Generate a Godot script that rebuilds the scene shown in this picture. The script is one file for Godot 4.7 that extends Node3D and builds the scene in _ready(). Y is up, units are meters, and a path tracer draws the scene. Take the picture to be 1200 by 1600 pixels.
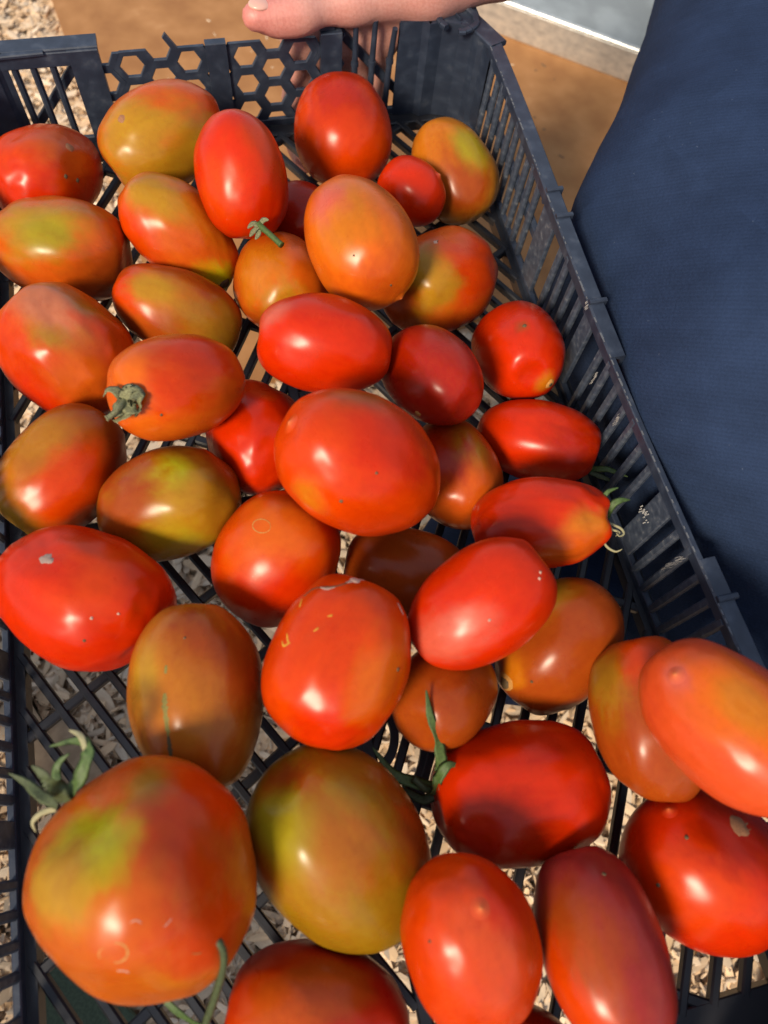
extends Node3D
# A crate of plum tomatoes held over wood chips. Metres; y up; crate floor top at y = 0, back wall at z = 0.

const SUN_TO := Vector3(-0.60, 0.66, 0.56)
const GROUND := -0.30
const RIM := 0.067
var mats := {}
var specs := {}
var noise := FastNoiseLite.new()
var crate: Node3D
var crates_bits := 0
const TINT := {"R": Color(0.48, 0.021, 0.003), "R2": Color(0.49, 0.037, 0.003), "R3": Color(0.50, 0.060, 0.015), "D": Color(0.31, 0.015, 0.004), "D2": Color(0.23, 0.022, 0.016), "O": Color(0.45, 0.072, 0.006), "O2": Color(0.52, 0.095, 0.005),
	"A": Color(0.43, 0.125, 0.008), "A2": Color(0.34, 0.130, 0.012), "A3": Color(0.33, 0.100, 0.010), "Y": Color(0.34, 0.165, 0.010), "Y2": Color(0.28, 0.130, 0.010), "Y3": Color(0.24, 0.125, 0.006), "G": Color(0.33, 0.34, 0.006), "G3": Color(0.29, 0.26, 0.008), "G2": Color(0.27, 0.20, 0.010),
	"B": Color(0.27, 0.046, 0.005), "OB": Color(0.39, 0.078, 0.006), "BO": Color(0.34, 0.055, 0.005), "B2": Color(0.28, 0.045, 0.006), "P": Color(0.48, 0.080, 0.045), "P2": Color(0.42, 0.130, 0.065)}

func numbered(called: String) -> String:
	if not has_node(NodePath(called)): return called
	var k := 1
	while has_node(NodePath("%s_%03d" % [called, k])): k += 1
	return "%s_%03d" % [called, k]

func tag(o: Node, label := "", category := "", group := "", kind := "") -> Node:
	if label: o.set_meta("label", label)
	if category: o.set_meta("category", category)
	if group: o.set_meta("group", group)
	if kind: o.set_meta("kind", kind)
	return o

func thing(called: String, label: String, category: String, at := Vector3.ZERO, group := "") -> Node3D:
	var o := Node3D.new()
	o.name = numbered(called)
	add_child(o)
	o.position = at
	tag(o, label, category, group)
	return o

func put(called: String, mesh: Mesh, m: Material, parent: Node = null) -> MeshInstance3D:
	var o := MeshInstance3D.new()
	if parent == null:
		o.name = numbered(called)
		add_child(o)
	else:
		var n := called
		var k := 0
		while parent.has_node(NodePath(n)):
			k += 1
			n = "%s_%03d" % [called, k]
		o.name = n
		parent.add_child(o, true)
	o.mesh = mesh
	o.material_override = m
	return o

# ---------- materials
func ntex(freq: float, cols: Array, offs: Array, size := 512, octaves := 4, sd := 1, kind := FastNoiseLite.TYPE_SIMPLEX_SMOOTH) -> NoiseTexture2D:
	var n := FastNoiseLite.new()
	n.noise_type = kind
	n.frequency = freq
	n.fractal_octaves = octaves
	n.seed = sd
	var t := NoiseTexture2D.new()
	t.width = size
	t.height = size
	t.seamless = true
	t.noise = n
	var g := Gradient.new()
	g.offsets = PackedFloat32Array(offs)
	var pc := PackedColorArray()
	for c in cols: pc.append((c as Color).linear_to_srgb())
	g.colors = pc
	t.color_ramp = g
	return t

func nmap(freq: float, strength: float, size := 512, octaves := 4, sd := 5) -> NoiseTexture2D:
	var n := FastNoiseLite.new()
	n.frequency = freq
	n.fractal_octaves = octaves
	n.seed = sd
	var t := NoiseTexture2D.new()
	t.width = size
	t.height = size
	t.seamless = true
	t.as_normal_map = true
	t.bump_strength = strength
	t.noise = n
	return t

func mat(called: String, c: Color, rough := 0.5, tile := 0.0, tex: Texture2D = null, nrm: Texture2D = null, nscale := 0.5) -> StandardMaterial3D:
	var m := StandardMaterial3D.new()
	m.resource_name = called
	m.albedo_color = c.linear_to_srgb()
	m.roughness = rough
	if tile > 0.0:
		m.uv1_triplanar = true
		m.uv1_scale = Vector3.ONE / tile
	if tex: m.albedo_texture = tex
	if nrm:
		m.normal_enabled = true
		m.normal_texture = nrm
		m.normal_scale = nscale
	mats[called] = m
	return m

func twill() -> ImageTexture:
	# navy twill: diagonal wales about 1.5 mm apart on a 0.2 m tile, with weave grain and white lint
	var s := 1024
	var im := Image.create(s, s, false, Image.FORMAT_RGB8)
	var rng := RandomNumberGenerator.new()
	rng.seed = 7
	var n := FastNoiseLite.new()
	n.frequency = 0.02
	var slub := PackedFloat32Array()
	for i in 256: slub.append(rng.randf_range(-1, 1))
	for y in s:
		for x in s:
			var ph := (x * 70.0 + y * 80.0) / s
			var w := 0.5 + 0.5 * sin(TAU * ph)
			var v := 0.97 + 0.055 * w + 0.015 * slub[int(ph) & 255] + 0.10 * n.get_noise_2d(x * 0.35, y * 0.35) + rng.randf_range(-0.10, 0.10)
			im.set_pixel(x, y, Color(0.150 * v, 0.200 * v, 0.300 * v))
	for k in 60:
		var p := Vector2(rng.randf() * s, rng.randf() * s)
		var a := rng.randf() * TAU
		var l := rng.randi_range(1, 5)
		for i in l:
			p += Vector2(cos(a), sin(a))
			a += rng.randf_range(-0.5, 0.5)
			im.set_pixel(posmod(int(p.x), s), posmod(int(p.y), s), Color(0.34, 0.38, 0.45))
	return ImageTexture.create_from_image(im)

func make_materials() -> void:
	var m: StandardMaterial3D
	# tomato skin: vertex colour times a fine mottle
	m = mat("tomato_skin", Color.WHITE, 0.30, 0.05, ntex(0.02, [Color(0.90, 0.84, 0.80), Color(1, 1, 1), Color(1.0, 1.0, 1.0)], [0.0, 0.5, 1.0], 512, 5, 3), nmap(0.012, 1.2, 512, 5, 9), 0.20)
	m.vertex_color_use_as_albedo = true
	m.roughness_texture = ntex(0.01, [Color(0.75, 0.75, 0.75), Color(1, 1, 1)], [0.2, 0.8], 256, 4, 21)
	m.metallic_specular = 0.33
	m.clearcoat_enabled = true
	m.clearcoat = 0.06
	m.clearcoat_roughness = 0.25
	m.subsurf_scatter_enabled = true
	m.subsurf_scatter_strength = 0.08
	var scuff := ntex(0.012, [Color(0.015, 0.021, 0.038), Color(0.021, 0.029, 0.050), Color(0.028, 0.038, 0.063), Color(0.060, 0.070, 0.095)], [0.0, 0.5, 0.72, 1.0], 512, 6, 11)
	m = mat("crate_plastic", Color(1, 1, 1), 0.44, 0.09, scuff, nmap(0.03, 1.5, 512, 4, 12), 0.25)
	m.roughness_texture = ntex(0.02, [Color(0.7, 0.7, 0.7), Color(1, 1, 1)], [0.3, 0.7], 256, 4, 22)
	m = mat("crate_worn", Color(1, 1, 1), 0.42, 0.05, ntex(0.016, [Color(0.027, 0.036, 0.058), Color(0.040, 0.052, 0.080), Color(0.060, 0.074, 0.105), Color(0.17, 0.18, 0.20)], [0.0, 0.45, 0.72, 1.0], 512, 6, 18), nmap(0.03, 1.5, 512, 4, 19), 0.3)
	mat("crate_floor", Color(0.016, 0.017, 0.023), 0.42, 0.07, null, nmap(0.03, 1.2, 256, 3, 13), 0.2)
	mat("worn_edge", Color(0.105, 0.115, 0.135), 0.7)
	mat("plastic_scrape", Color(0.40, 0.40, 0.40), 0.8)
	mat("calyx_green", Color(0.060, 0.110, 0.025), 0.6, 0.012, ntex(0.03, [Color(0.55, 0.5, 0.5), Color(1, 1, 1), Color(1.0, 0.95, 0.8)], [0.2, 0.6, 1.0], 256, 4, 4), nmap(0.04, 2.0, 256, 3, 6), 0.5)
	mat("calyx_dark", Color(0.06, 0.085, 0.028), 0.65, 0.012, ntex(0.03, [Color(0.45, 0.4, 0.4), Color(1, 1, 1)], [0.2, 0.8], 256, 4, 14), nmap(0.04, 2.0, 256, 3, 16), 0.5)
	mat("calyx_dry", Color(0.20, 0.21, 0.11), 0.8, 0.01, ntex(0.04, [Color(0.45, 0.36, 0.3), Color(1, 1, 1), Color(1.0, 0.9, 0.75)], [0.2, 0.6, 1.0], 256, 4, 15), nmap(0.04, 2.0, 256, 3, 17), 0.8)
	mat("calyx_pale", Color(0.27, 0.25, 0.14), 0.8)
	mats["calyx_green"].backlight_enabled = true
	mats["calyx_green"].backlight = Color(0.10, 0.2, 0.03)
	for e in [["tan", Color(0.52, 0.24, 0.05)], ["yellow", Color(0.62, 0.30, 0.02)], ["pale", Color(0.55, 0.33, 0.25)], ["dark", Color(0.07, 0.05, 0.015)], ["greenish", Color(0.21, 0.17, 0.03)], ["brown", Color(0.13, 0.07, 0.03)], ["grey", Color(0.36, 0.25, 0.21)], ["tanscar", Color(0.33, 0.14, 0.06)], ["bark", Color(0.12, 0.075, 0.03)]]:
		mat("mark_" + e[0], e[1], 0.75, 0.004, ntex(0.05, [Color(0.55, 0.55, 0.55), Color(1, 1, 1)], [0.25, 0.7], 128, 3, 31))
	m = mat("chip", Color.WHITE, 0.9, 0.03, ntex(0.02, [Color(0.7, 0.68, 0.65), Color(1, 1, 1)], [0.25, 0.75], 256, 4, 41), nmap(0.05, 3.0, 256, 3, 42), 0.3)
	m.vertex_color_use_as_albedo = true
	mat("soil", Color.WHITE, 0.95, 0.25, ntex(0.03, [Color(0.34, 0.25, 0.17), Color(0.48, 0.38, 0.27), Color(0.60, 0.50, 0.38)], [0.2, 0.55, 0.9], 512, 6, 43), nmap(0.04, 8.0, 512, 5, 44), 1.0)
	m = mat("tan_paint", Color.WHITE, 0.6, 0.35, ntex(0.006, [Color(0.28, 0.128, 0.050), Color(0.33, 0.158, 0.062), Color(0.37, 0.182, 0.075), Color(0.43, 0.23, 0.105)], [0.1, 0.5, 0.8, 1.0], 1024, 6, 51), nmap(0.02, 1.0, 512, 4, 52), 0.3)
	m.metallic_specular = 0.25
	mat("dirt_speck", Color(0.12, 0.08, 0.05), 0.9)
	mat("pale_speck", Color(0.62, 0.48, 0.34), 0.9)
	m = mat("zinc", Color.WHITE, 0.38, 0.10, ntex(0.02, [Color(0.50, 0.52, 0.52), Color(0.66, 0.68, 0.67), Color(0.80, 0.80, 0.76)], [0.2, 0.5, 0.8], 512, 4, 53, FastNoiseLite.TYPE_CELLULAR), nmap(0.02, 1.0, 256, 3, 54), 0.25)
	m.metallic = 0.75
	m = mat("tray_top", Color(0.34, 0.38, 0.40), 0.42, 0.2, ntex(0.01, [Color(0.75, 0.75, 0.75), Color(1, 1, 1)], [0.3, 0.8], 256, 5, 55))
	m.metallic = 0.25
	m = mat("navy_twill", Color.WHITE, 0.9, 0.0, twill(), nmap(0.09, 3.0, 1024, 2, 61), 0.22)
	m.metallic_specular = 0.15
	mat("lint", Color(0.45, 0.48, 0.55), 0.9)
	mat("blue_shade_leg", Color(0.055, 0.10, 0.19), 0.9, 0.05, ntex(0.06, [Color(0.7, 0.7, 0.7), Color(1, 1, 1)], [0.3, 0.7], 256, 4, 62), nmap(0.05, 2.0, 256, 3, 63), 0.4)
	mat("green_cloth", Color(0.06, 0.085, 0.05), 0.85, 0.05, ntex(0.06, [Color(0.7, 0.7, 0.7), Color(1, 1, 1)], [0.3, 0.7], 256, 4, 64))
	mat("cardboard", Color(0.34, 0.235, 0.15), 0.9, 0.1, ntex(0.03, [Color(0.8, 0.78, 0.75), Color(1, 1, 1)], [0.3, 0.7], 256, 4, 65))
	m = mat("skin", Color.WHITE, 0.48, 0.03, ntex(0.02, [Color(0.90, 0.82, 0.80), Color(1, 1, 1)], [0.25, 0.7], 512, 5, 71), nmap(0.035, 3.0, 512, 5, 72), 0.35)
	m.vertex_color_use_as_albedo = true
	m.subsurf_scatter_enabled = true
	m.subsurf_scatter_strength = 0.1
	mat("nail", Color(0.60, 0.33, 0.27), 0.3)

# ---------- mesh helpers
func quad(st: SurfaceTool, a: Vector3, b: Vector3, c: Vector3, d: Vector3, away: Vector3) -> void:
	var n := (c - a).cross(b - a) + (d - a).cross(c - a)
	var pts := [a, b, c, d]
	if n.dot((a + b + c + d) / 4.0 - away) < 0.0:
		pts = [d, c, b, a]
		n = -n
	n = n.normalized()
	for i in [0, 1, 2, 0, 2, 3]:
		st.set_normal(n)
		st.add_vertex(pts[i])

func tri(st: SurfaceTool, a: Vector3, b: Vector3, c: Vector3, away: Vector3) -> void:
	quad(st, a, b, c, c, away)

func begin() -> SurfaceTool:
	var st := SurfaceTool.new()
	st.begin(Mesh.PRIMITIVE_TRIANGLES)
	return st

# a bar from a to b with chamfered edges; w across (side), h along up
func bar(st: SurfaceTool, a: Vector3, b: Vector3, w: float, h: float, up: Vector3, ch := 0.0006, w2 := -1.0) -> void:
	var d := (b - a).normalized()
	var s := d.cross(up).normalized()
	var u := s.cross(d).normalized()
	if w2 < 0.0: w2 = w
	var ra := []
	var rb := []
	for k in 8:
		var sx: float = [1, 1, 1, -1, -1, -1, -1, 1][k]
		var sy: float = [-1, -1, 1, 1, 1, 1, -1, -1][k]
		sx = [1, 1, 1, 1, -1, -1, -1, -1][k]
		sy = [-1, -1, 1, 1, 1, 1, -1, -1][k]
		var cx: float = [0, 0, 0, 1, 1, 0, 0, 1][k]
		# corners in order: (+,-c) (+,+c) (+c,+) (-c,+) (-,+c) (-,-c) (-c,-) (+c,-)
		var px: float = [1, 1, 0, 0, -1, -1, 0, 0][k]
		var ex: float = [0, 0, 1, -1, 0, 0, -1, 1][k]
		var py: float = [0, 0, 1, 1, 0, 0, -1, -1][k]
		var ey: float = [-1, 1, 0, 0, 1, -1, 0, 0][k]
		var fa: float = w / 2.0
		var fb: float = w2 / 2.0
		var hh := h / 2.0
		ra.append(a + s * (px * fa + ex * (fa - ch)) + u * (py * hh + ey * (hh - ch)))
		rb.append(b + s * (px * fb + ex * (fb - ch)) + u * (py * hh + ey * (hh - ch)))
	var mid := (a + b) / 2.0
	for k in 8:
		var j := (k + 1) % 8
		quad(st, ra[k], ra[j], rb[j], rb[k], mid)
	for k in [1, 3, 5]:
		quad(st, ra[0], ra[k], ra[k + 1], ra[(k + 2) % 8], mid)
		quad(st, rb[0], rb[k], rb[k + 1], rb[(k + 2) % 8], mid)

# a round rod
func rod(st: SurfaceTool, a: Vector3, b: Vector3, r0: float, r1: float, sides := 8) -> void:
	var d := (b - a).normalized()
	var s := d.cross(Vector3(0.31, 0.17, 0.93)).normalized()
	var u := s.cross(d)
	for k in sides:
		var t0 := TAU * k / sides
		var t1 := TAU * (k + 1) / sides
		var n0 := s * cos(t0) + u * sin(t0)
		var n1 := s * cos(t1) + u * sin(t1)
		var p := [a + n0 * r0, a + n1 * r0, b + n1 * r1, b + n0 * r1]
		var ns := [n0, n1, n1, n0]
		var order := [0, 1, 2, 0, 2, 3]
		if (p[2] - p[0]).cross(p[1] - p[0]).dot(n0) < 0.0: order = [2, 1, 0, 3, 2, 0]
		for i in order:
			st.set_normal(ns[i])
			st.add_vertex(p[i])
		tri(st, a, p[0], p[1], b)
		tri(st, b, p[3], p[2], a)

func box(st: SurfaceTool, lo: Vector3, hi: Vector3, ch := 0.0006) -> void:
	var c := (lo + hi) / 2.0
	bar(st, Vector3(lo.x, c.y, c.z), Vector3(hi.x, c.y, c.z), hi.z - lo.z, hi.y - lo.y, Vector3.UP, ch)

func bar_mesh(a: Vector3, b: Vector3, w: float, h: float, up: Vector3, ch := 0.0006) -> ArrayMesh:
	var st := begin()
	bar(st, a, b, w, h, up, ch)
	return st.commit()

func box_mesh(lo: Vector3, hi: Vector3, ch := 0.0006) -> ArrayMesh:
	var st := begin()
	box(st, lo, hi, ch)
	return st.commit()

func indexed(verts: PackedVector3Array, idx: PackedInt32Array, cols := PackedColorArray()) -> ArrayMesh:
	var nrm := PackedVector3Array()
	nrm.resize(verts.size())
	for i in range(0, idx.size(), 3):
		var a := verts[idx[i]]
		var n := (verts[idx[i + 2]] - a).cross(verts[idx[i + 1]] - a)
		nrm[idx[i]] += n
		nrm[idx[i + 1]] += n
		nrm[idx[i + 2]] += n
	for i in nrm.size(): nrm[i] = nrm[i].normalized()
	var arr := []
	arr.resize(Mesh.ARRAY_MAX)
	arr[Mesh.ARRAY_VERTEX] = verts
	arr[Mesh.ARRAY_NORMAL] = nrm
	arr[Mesh.ARRAY_INDEX] = idx
	if cols.size(): arr[Mesh.ARRAY_COLOR] = cols
	var am := ArrayMesh.new()
	am.add_surface_from_arrays(Mesh.PRIMITIVE_TRIANGLES, arr)
	return am

# surface nets over tapered capsules joined by a smooth minimum
func nets(bones: Array, k: float, cell: float, bump := 0.0, bump_f := 10.0) -> ArrayMesh:
	var lo := Vector3.INF
	var hi := -Vector3.INF
	for b in bones:
		var rr: float = maxf(b[2], b[3]) + cell * 2.0
		lo = lo.min((b[0] as Vector3).min(b[1]) - Vector3.ONE * rr)
		hi = hi.max((b[0] as Vector3).max(b[1]) + Vector3.ONE * rr)
	var nx := int((hi.x - lo.x) / cell) + 2
	var ny := int((hi.y - lo.y) / cell) + 2
	var nz := int((hi.z - lo.z) / cell) + 2
	var f := PackedFloat32Array()
	f.resize(nx * ny * nz)
	f.fill(1.0)
	for b in bones:
		var a: Vector3 = b[0]
		var e: Vector3 = (b[1] as Vector3) - a
		var ra: float = b[2]
		var rb: float = b[3]
		var el := maxf(e.length_squared(), 1e-9)
		var g := maxf(ra, rb) + k + cell * 3.0
		var p0 := ((a.min(b[1]) - Vector3.ONE * g - lo) / cell).floor()
		var p1 := ((a.max(b[1]) + Vector3.ONE * g - lo) / cell).ceil()
		for z in range(maxi(0, int(p0.z)), mini(nz, int(p1.z) + 1)):
			for y in range(maxi(0, int(p0.y)), mini(ny, int(p1.y) + 1)):
				for x in range(maxi(0, int(p0.x)), mini(nx, int(p1.x) + 1)):
					var q := lo + Vector3(x, y, z) * cell - a
					var t := clampf(q.dot(e) / el, 0.0, 1.0)
					var d := (q - e * t).length() - lerpf(ra, rb, t)
					var i := x + nx * (y + ny * z)
					var o := f[i]
					var h := maxf(k - absf(o - d), 0.0) / k
					f[i] = minf(o, d) - h * h * k * 0.25
	if bump > 0.0:
		for z in nz:
			for y in ny:
				for x in nx:
					var i := x + nx * (y + ny * z)
					if absf(f[i]) < bump * 3.0 + cell * 2.0:
						var q := (lo + Vector3(x, y, z) * cell) * bump_f
						f[i] += bump * noise.get_noise_3dv(q)
	var vid := PackedInt32Array()
	vid.resize(nx * ny * nz)
	vid.fill(-1)
	var verts := PackedVector3Array()
	for z in nz - 1:
		for y in ny - 1:
			for x in nx - 1:
				var i := x + nx * (y + ny * z)
				var neg := 0
				for c in 8:
					if f[i + (c & 1) + nx * (((c >> 1) & 1) + ny * (c >> 2))] < 0.0: neg += 1
				if neg == 0 or neg == 8: continue
				var s := Vector3.ZERO
				var cnt := 0
				for c in 8:
					for ax in 3:
						if c & (1 << ax): continue
						var c2 := c | (1 << ax)
						var v0 := f[i + (c & 1) + nx * (((c >> 1) & 1) + ny * (c >> 2))]
						var v1 := f[i + (c2 & 1) + nx * (((c2 >> 1) & 1) + ny * (c2 >> 2))]
						if (v0 < 0.0) != (v1 < 0.0):
							var t := v0 / (v0 - v1)
							s += Vector3(c & 1, (c >> 1) & 1, c >> 2).lerp(Vector3(c2 & 1, (c2 >> 1) & 1, c2 >> 2), t)
							cnt += 1
				vid[i] = verts.size()
				verts.append(lo + (Vector3(x, y, z) + s / cnt) * cell)
	var idx := PackedInt32Array()
	var step := [1, nx, nx * ny]
	for z in range(1, nz - 1):
		for y in range(1, ny - 1):
			for x in range(1, nx - 1):
				var i := x + nx * (y + ny * z)
				for ax in 3:
					var j: int = i + step[ax]
					if (f[i] < 0.0) == (f[j] < 0.0): continue
					var u: int = step[(ax + 1) % 3]
					var w: int = step[(ax + 2) % 3]
					var q := [vid[i], vid[i - u], vid[i - u - w], vid[i - w]]
					if q.min() < 0: continue
					if f[i] < 0.0: idx.append_array(PackedInt32Array([q[0], q[2], q[1], q[0], q[3], q[2]]))
					else: idx.append_array(PackedInt32Array([q[0], q[1], q[2], q[0], q[2], q[3]]))
	return indexed(verts, idx)

# planar weave coordinates for a cloth shape, laid along its broad face
func weave(am: ArrayMesh, face: Vector3, tile: float) -> ArrayMesh:
	var arr := am.surface_get_arrays(0)
	var e1 := face.cross(Vector3(0, 0.3, 1)).normalized()
	var e2 := face.cross(e1).normalized()
	var uv := PackedVector2Array()
	for p in (arr[Mesh.ARRAY_VERTEX] as PackedVector3Array): uv.append(Vector2(p.dot(e1), p.dot(e2)) / tile)
	arr[Mesh.ARRAY_TEX_UV] = uv
	var out := ArrayMesh.new()
	out.add_surface_from_arrays(Mesh.PRIMITIVE_TRIANGLES, arr)
	return out

# ---------- tomatoes
func surf(s: Dictionary, d: Vector3) -> Vector3:
	var t := clampf(d.y, -1.0, 1.0)
	var sp := sqrt(1.0 - t * t)
	var th := atan2(d.z, d.x)
	var e: float = s.box
	var y := signf(t) * pow(absf(t), e)
	var rho := pow(sp, e)
	rho *= 1.0 + s.egg * t
	rho *= 1.0 + sp * (0.011 * cos(3.0 * th + s.ph) + 0.009 * cos(5.0 * th + s.ph * 2.3) + s.tri * cos(3.0 * th + s.ph))
	var o: Vector3 = s.off
	var w: float = 1.0 + s.noise * (1.5 * noise.get_noise_3dv(d * 60.0 + o) + 0.35 * noise.get_noise_3dv(d * 150.0 - o))
	rho *= w
	y *= w
	var phi := acos(t)
	y -= 0.10 * exp(-pow(phi / 0.30, 2.0))
	y += 0.03 * exp(-pow((PI - phi) / 0.28, 2.0))
	var x: float = cos(th) * rho * s.r
	return Vector3(x + s.bend * s.r * (y * y - 0.4), y * s.L, sin(th) * rho * s.r)

func skin_color(s: Dictionary, d: Vector3) -> Color:
	var o: Vector3 = s.off
	var c: Color = TINT[s.base]
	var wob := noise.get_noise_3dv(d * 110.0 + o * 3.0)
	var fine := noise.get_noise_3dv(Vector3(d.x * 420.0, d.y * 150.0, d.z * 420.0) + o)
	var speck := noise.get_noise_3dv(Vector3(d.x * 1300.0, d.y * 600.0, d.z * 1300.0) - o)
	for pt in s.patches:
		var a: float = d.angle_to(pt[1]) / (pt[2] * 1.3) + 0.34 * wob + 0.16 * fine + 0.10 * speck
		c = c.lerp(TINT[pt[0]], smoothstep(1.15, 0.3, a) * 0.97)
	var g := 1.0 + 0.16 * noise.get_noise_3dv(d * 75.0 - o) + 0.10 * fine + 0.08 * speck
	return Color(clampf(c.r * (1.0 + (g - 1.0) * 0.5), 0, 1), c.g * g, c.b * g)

func tomato(id: int, label: String, at: Vector3, axis: Vector3, face: Vector3, r: float, l: float, base: String, patches: Array, opt: Dictionary) -> void:
	var s := {"r": r, "L": l, "egg": 0.0, "box": 0.94, "noise": 0.03, "bend": 0.0, "tri": 0.0, "ph": float(id) * 1.7, "off": Vector3(id * 37.0, id * 11.0, -id * 23.0)}
	s.merge(opt, true)
	var nt := 96
	var np := 60
	if id >= 27 or id == 21 or id == 13:
		nt = 132
		np = 84
	var verts := PackedVector3Array()
	var cols := PackedColorArray()
	var dirs := PackedVector3Array()
	dirs.append(Vector3.UP)
	for p in range(1, np):
		for q in nt:
			var ph := PI * p / np
			var th := TAU * q / nt
			dirs.append(Vector3(sin(ph) * cos(th), cos(ph), sin(ph) * sin(th)))
	dirs.append(Vector3.DOWN)
	s.base = base
	s.patches = patches
	for d in dirs:
		verts.append(surf(s, d))
		cols.append(skin_color(s, d))
	var idx := PackedInt32Array()
	var last := dirs.size() - 1
	for q in nt:
		var q2 := (q + 1) % nt
		idx.append_array(PackedInt32Array([0, 1 + q, 1 + q2]))
		for p in np - 2:
			var a := 1 + p * nt + q
			var b := 1 + p * nt + q2
			idx.append_array(PackedInt32Array([a, a + nt, b + nt, a, b + nt, b]))
		idx.append_array(PackedInt32Array([last, 1 + (np - 2) * nt + q2, 1 + (np - 2) * nt + q]))
	# front faces run clockwise seen from outside
	if (verts[idx[2]] - verts[idx[0]]).cross(verts[idx[1]] - verts[idx[0]]).y < 0.0: 
		for i in range(0, idx.size(), 3):
			var k := idx[i + 1]
			idx[i + 1] = idx[i + 2]
			idx[i + 2] = k
	var root := thing("tomato", label, "tomato", at, "plum tomatoes in the crate")
	root.basis = Basis(face.normalized(), axis.normalized(), face.cross(axis).normalized()).orthonormalized()
	put("flesh", indexed(verts, idx, cols), mats.tomato_skin, root)
	s.node = root
	specs[id] = s

func out_normal(s: Dictionary, d: Vector3) -> Vector3:
	var a := d.cross(Vector3(0.3, 0.5, 0.8)).normalized()
	var b := d.cross(a)
	var p := surf(s, d)
	var n := (surf(s, (d + a * 0.02).normalized()) - p).cross(surf(s, (d + b * 0.02).normalized()) - p).normalized()
	return n if n.dot(p) > 0.0 else -n

# a thin raised line along the skin through the given directions
func stroke(id: int, called: String, ink: String, w: float, dirs: Array) -> void:
	var s: Dictionary = specs[id]
	var verts := PackedVector3Array()
	var idx := PackedInt32Array()
	var pts := []
	var steps := 5
	for i in dirs.size() - 1:
		for k in steps:
			var d0: Vector3 = dirs[maxi(i - 1, 0)]
			var d3: Vector3 = dirs[mini(i + 2, dirs.size() - 1)]
			pts.append((dirs[i] as Vector3).cubic_interpolate(dirs[i + 1], d0, d3, float(k) / steps).normalized())
	pts.append(dirs[-1])
	for i in pts.size():
		var d: Vector3 = pts[i]
		var n := out_normal(s, d)
		var p := surf(s, d)
		var t: Vector3 = surf(s, pts[mini(i + 1, pts.size() - 1)]) - surf(s, pts[maxi(i - 1, 0)])
		var side := t.cross(n).normalized()
		var e := sin(PI * clampf((i + 0.35) / (pts.size() - 0.3), 0.02, 0.98))
		var ww: float = w * (0.35 + 0.65 * pow(e, 0.5)) * (0.75 + 0.5 * absf(noise.get_noise_1d(i * 23.0 + id * 7.0)) * 2.0)
		verts.append(p - side * ww - n * 0.0003)
		verts.append(p + n * 0.00022)
		verts.append(p + side * ww - n * 0.0003)
	for i in pts.size() - 1:
		for k in 2:
			var a := i * 3 + k
			idx.append_array(PackedInt32Array([a, a + 3, a + 4, a, a + 4, a + 1]))
	var m := indexed(verts, idx)
	put(called, m, mats["mark_" + ink], s.node)

# an irregular raised scab
func blotch(id: int, called: String, ink: String, r: float, d: Vector3, h: float) -> void:
	var s: Dictionary = specs[id]
	var n := out_normal(s, d)
	var a := n.cross(Vector3(0.2, 0.9, 0.3)).normalized()
	var b := n.cross(a)
	var p0 := surf(s, d)
	var verts := PackedVector3Array([p0 + n * 0.0003 * (1.0 + h)])
	var idx := PackedInt32Array()
	var sides := 22
	for ring in 2:
		for k in sides:
			var t := TAU * k / sides
			var rr := r * (0.6 if ring == 0 else 1.0) * (1.0 + 0.22 * noise.get_noise_2d(k * 19.0 + id * 13.0, ring * 17.0 + r * 9000.0) + 0.10 * noise.get_noise_2d(k * 97.0, id * 41.0))
			var q := p0 + (a * cos(t) + b * sin(t)) * rr
			var dd := Vector3(q.x / s.r, q.y / s.L, q.z / s.r).normalized()
			var sp := surf(s, dd)
			verts.append(sp + out_normal(s, dd) * ((0.0003 + 0.0006 * h) if ring == 0 else -0.0001))
	for k in sides:
		var k2 := (k + 1) % sides
		idx.append_array(PackedInt32Array([0, 1 + k, 1 + k2, 1 + k, 1 + sides + k, 1 + sides + k2, 1 + k, 1 + sides + k2, 1 + k2]))
	if (verts[2] - verts[0]).cross(verts[1] - verts[0]).dot(n) < 0.0:
		for i in range(0, idx.size(), 3):
			var k := idx[i + 1]
			idx[i + 1] = idx[i + 2]
			idx[i + 2] = k
	put(called, indexed(verts, idx), mats["mark_" + ink], s.node)

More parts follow.
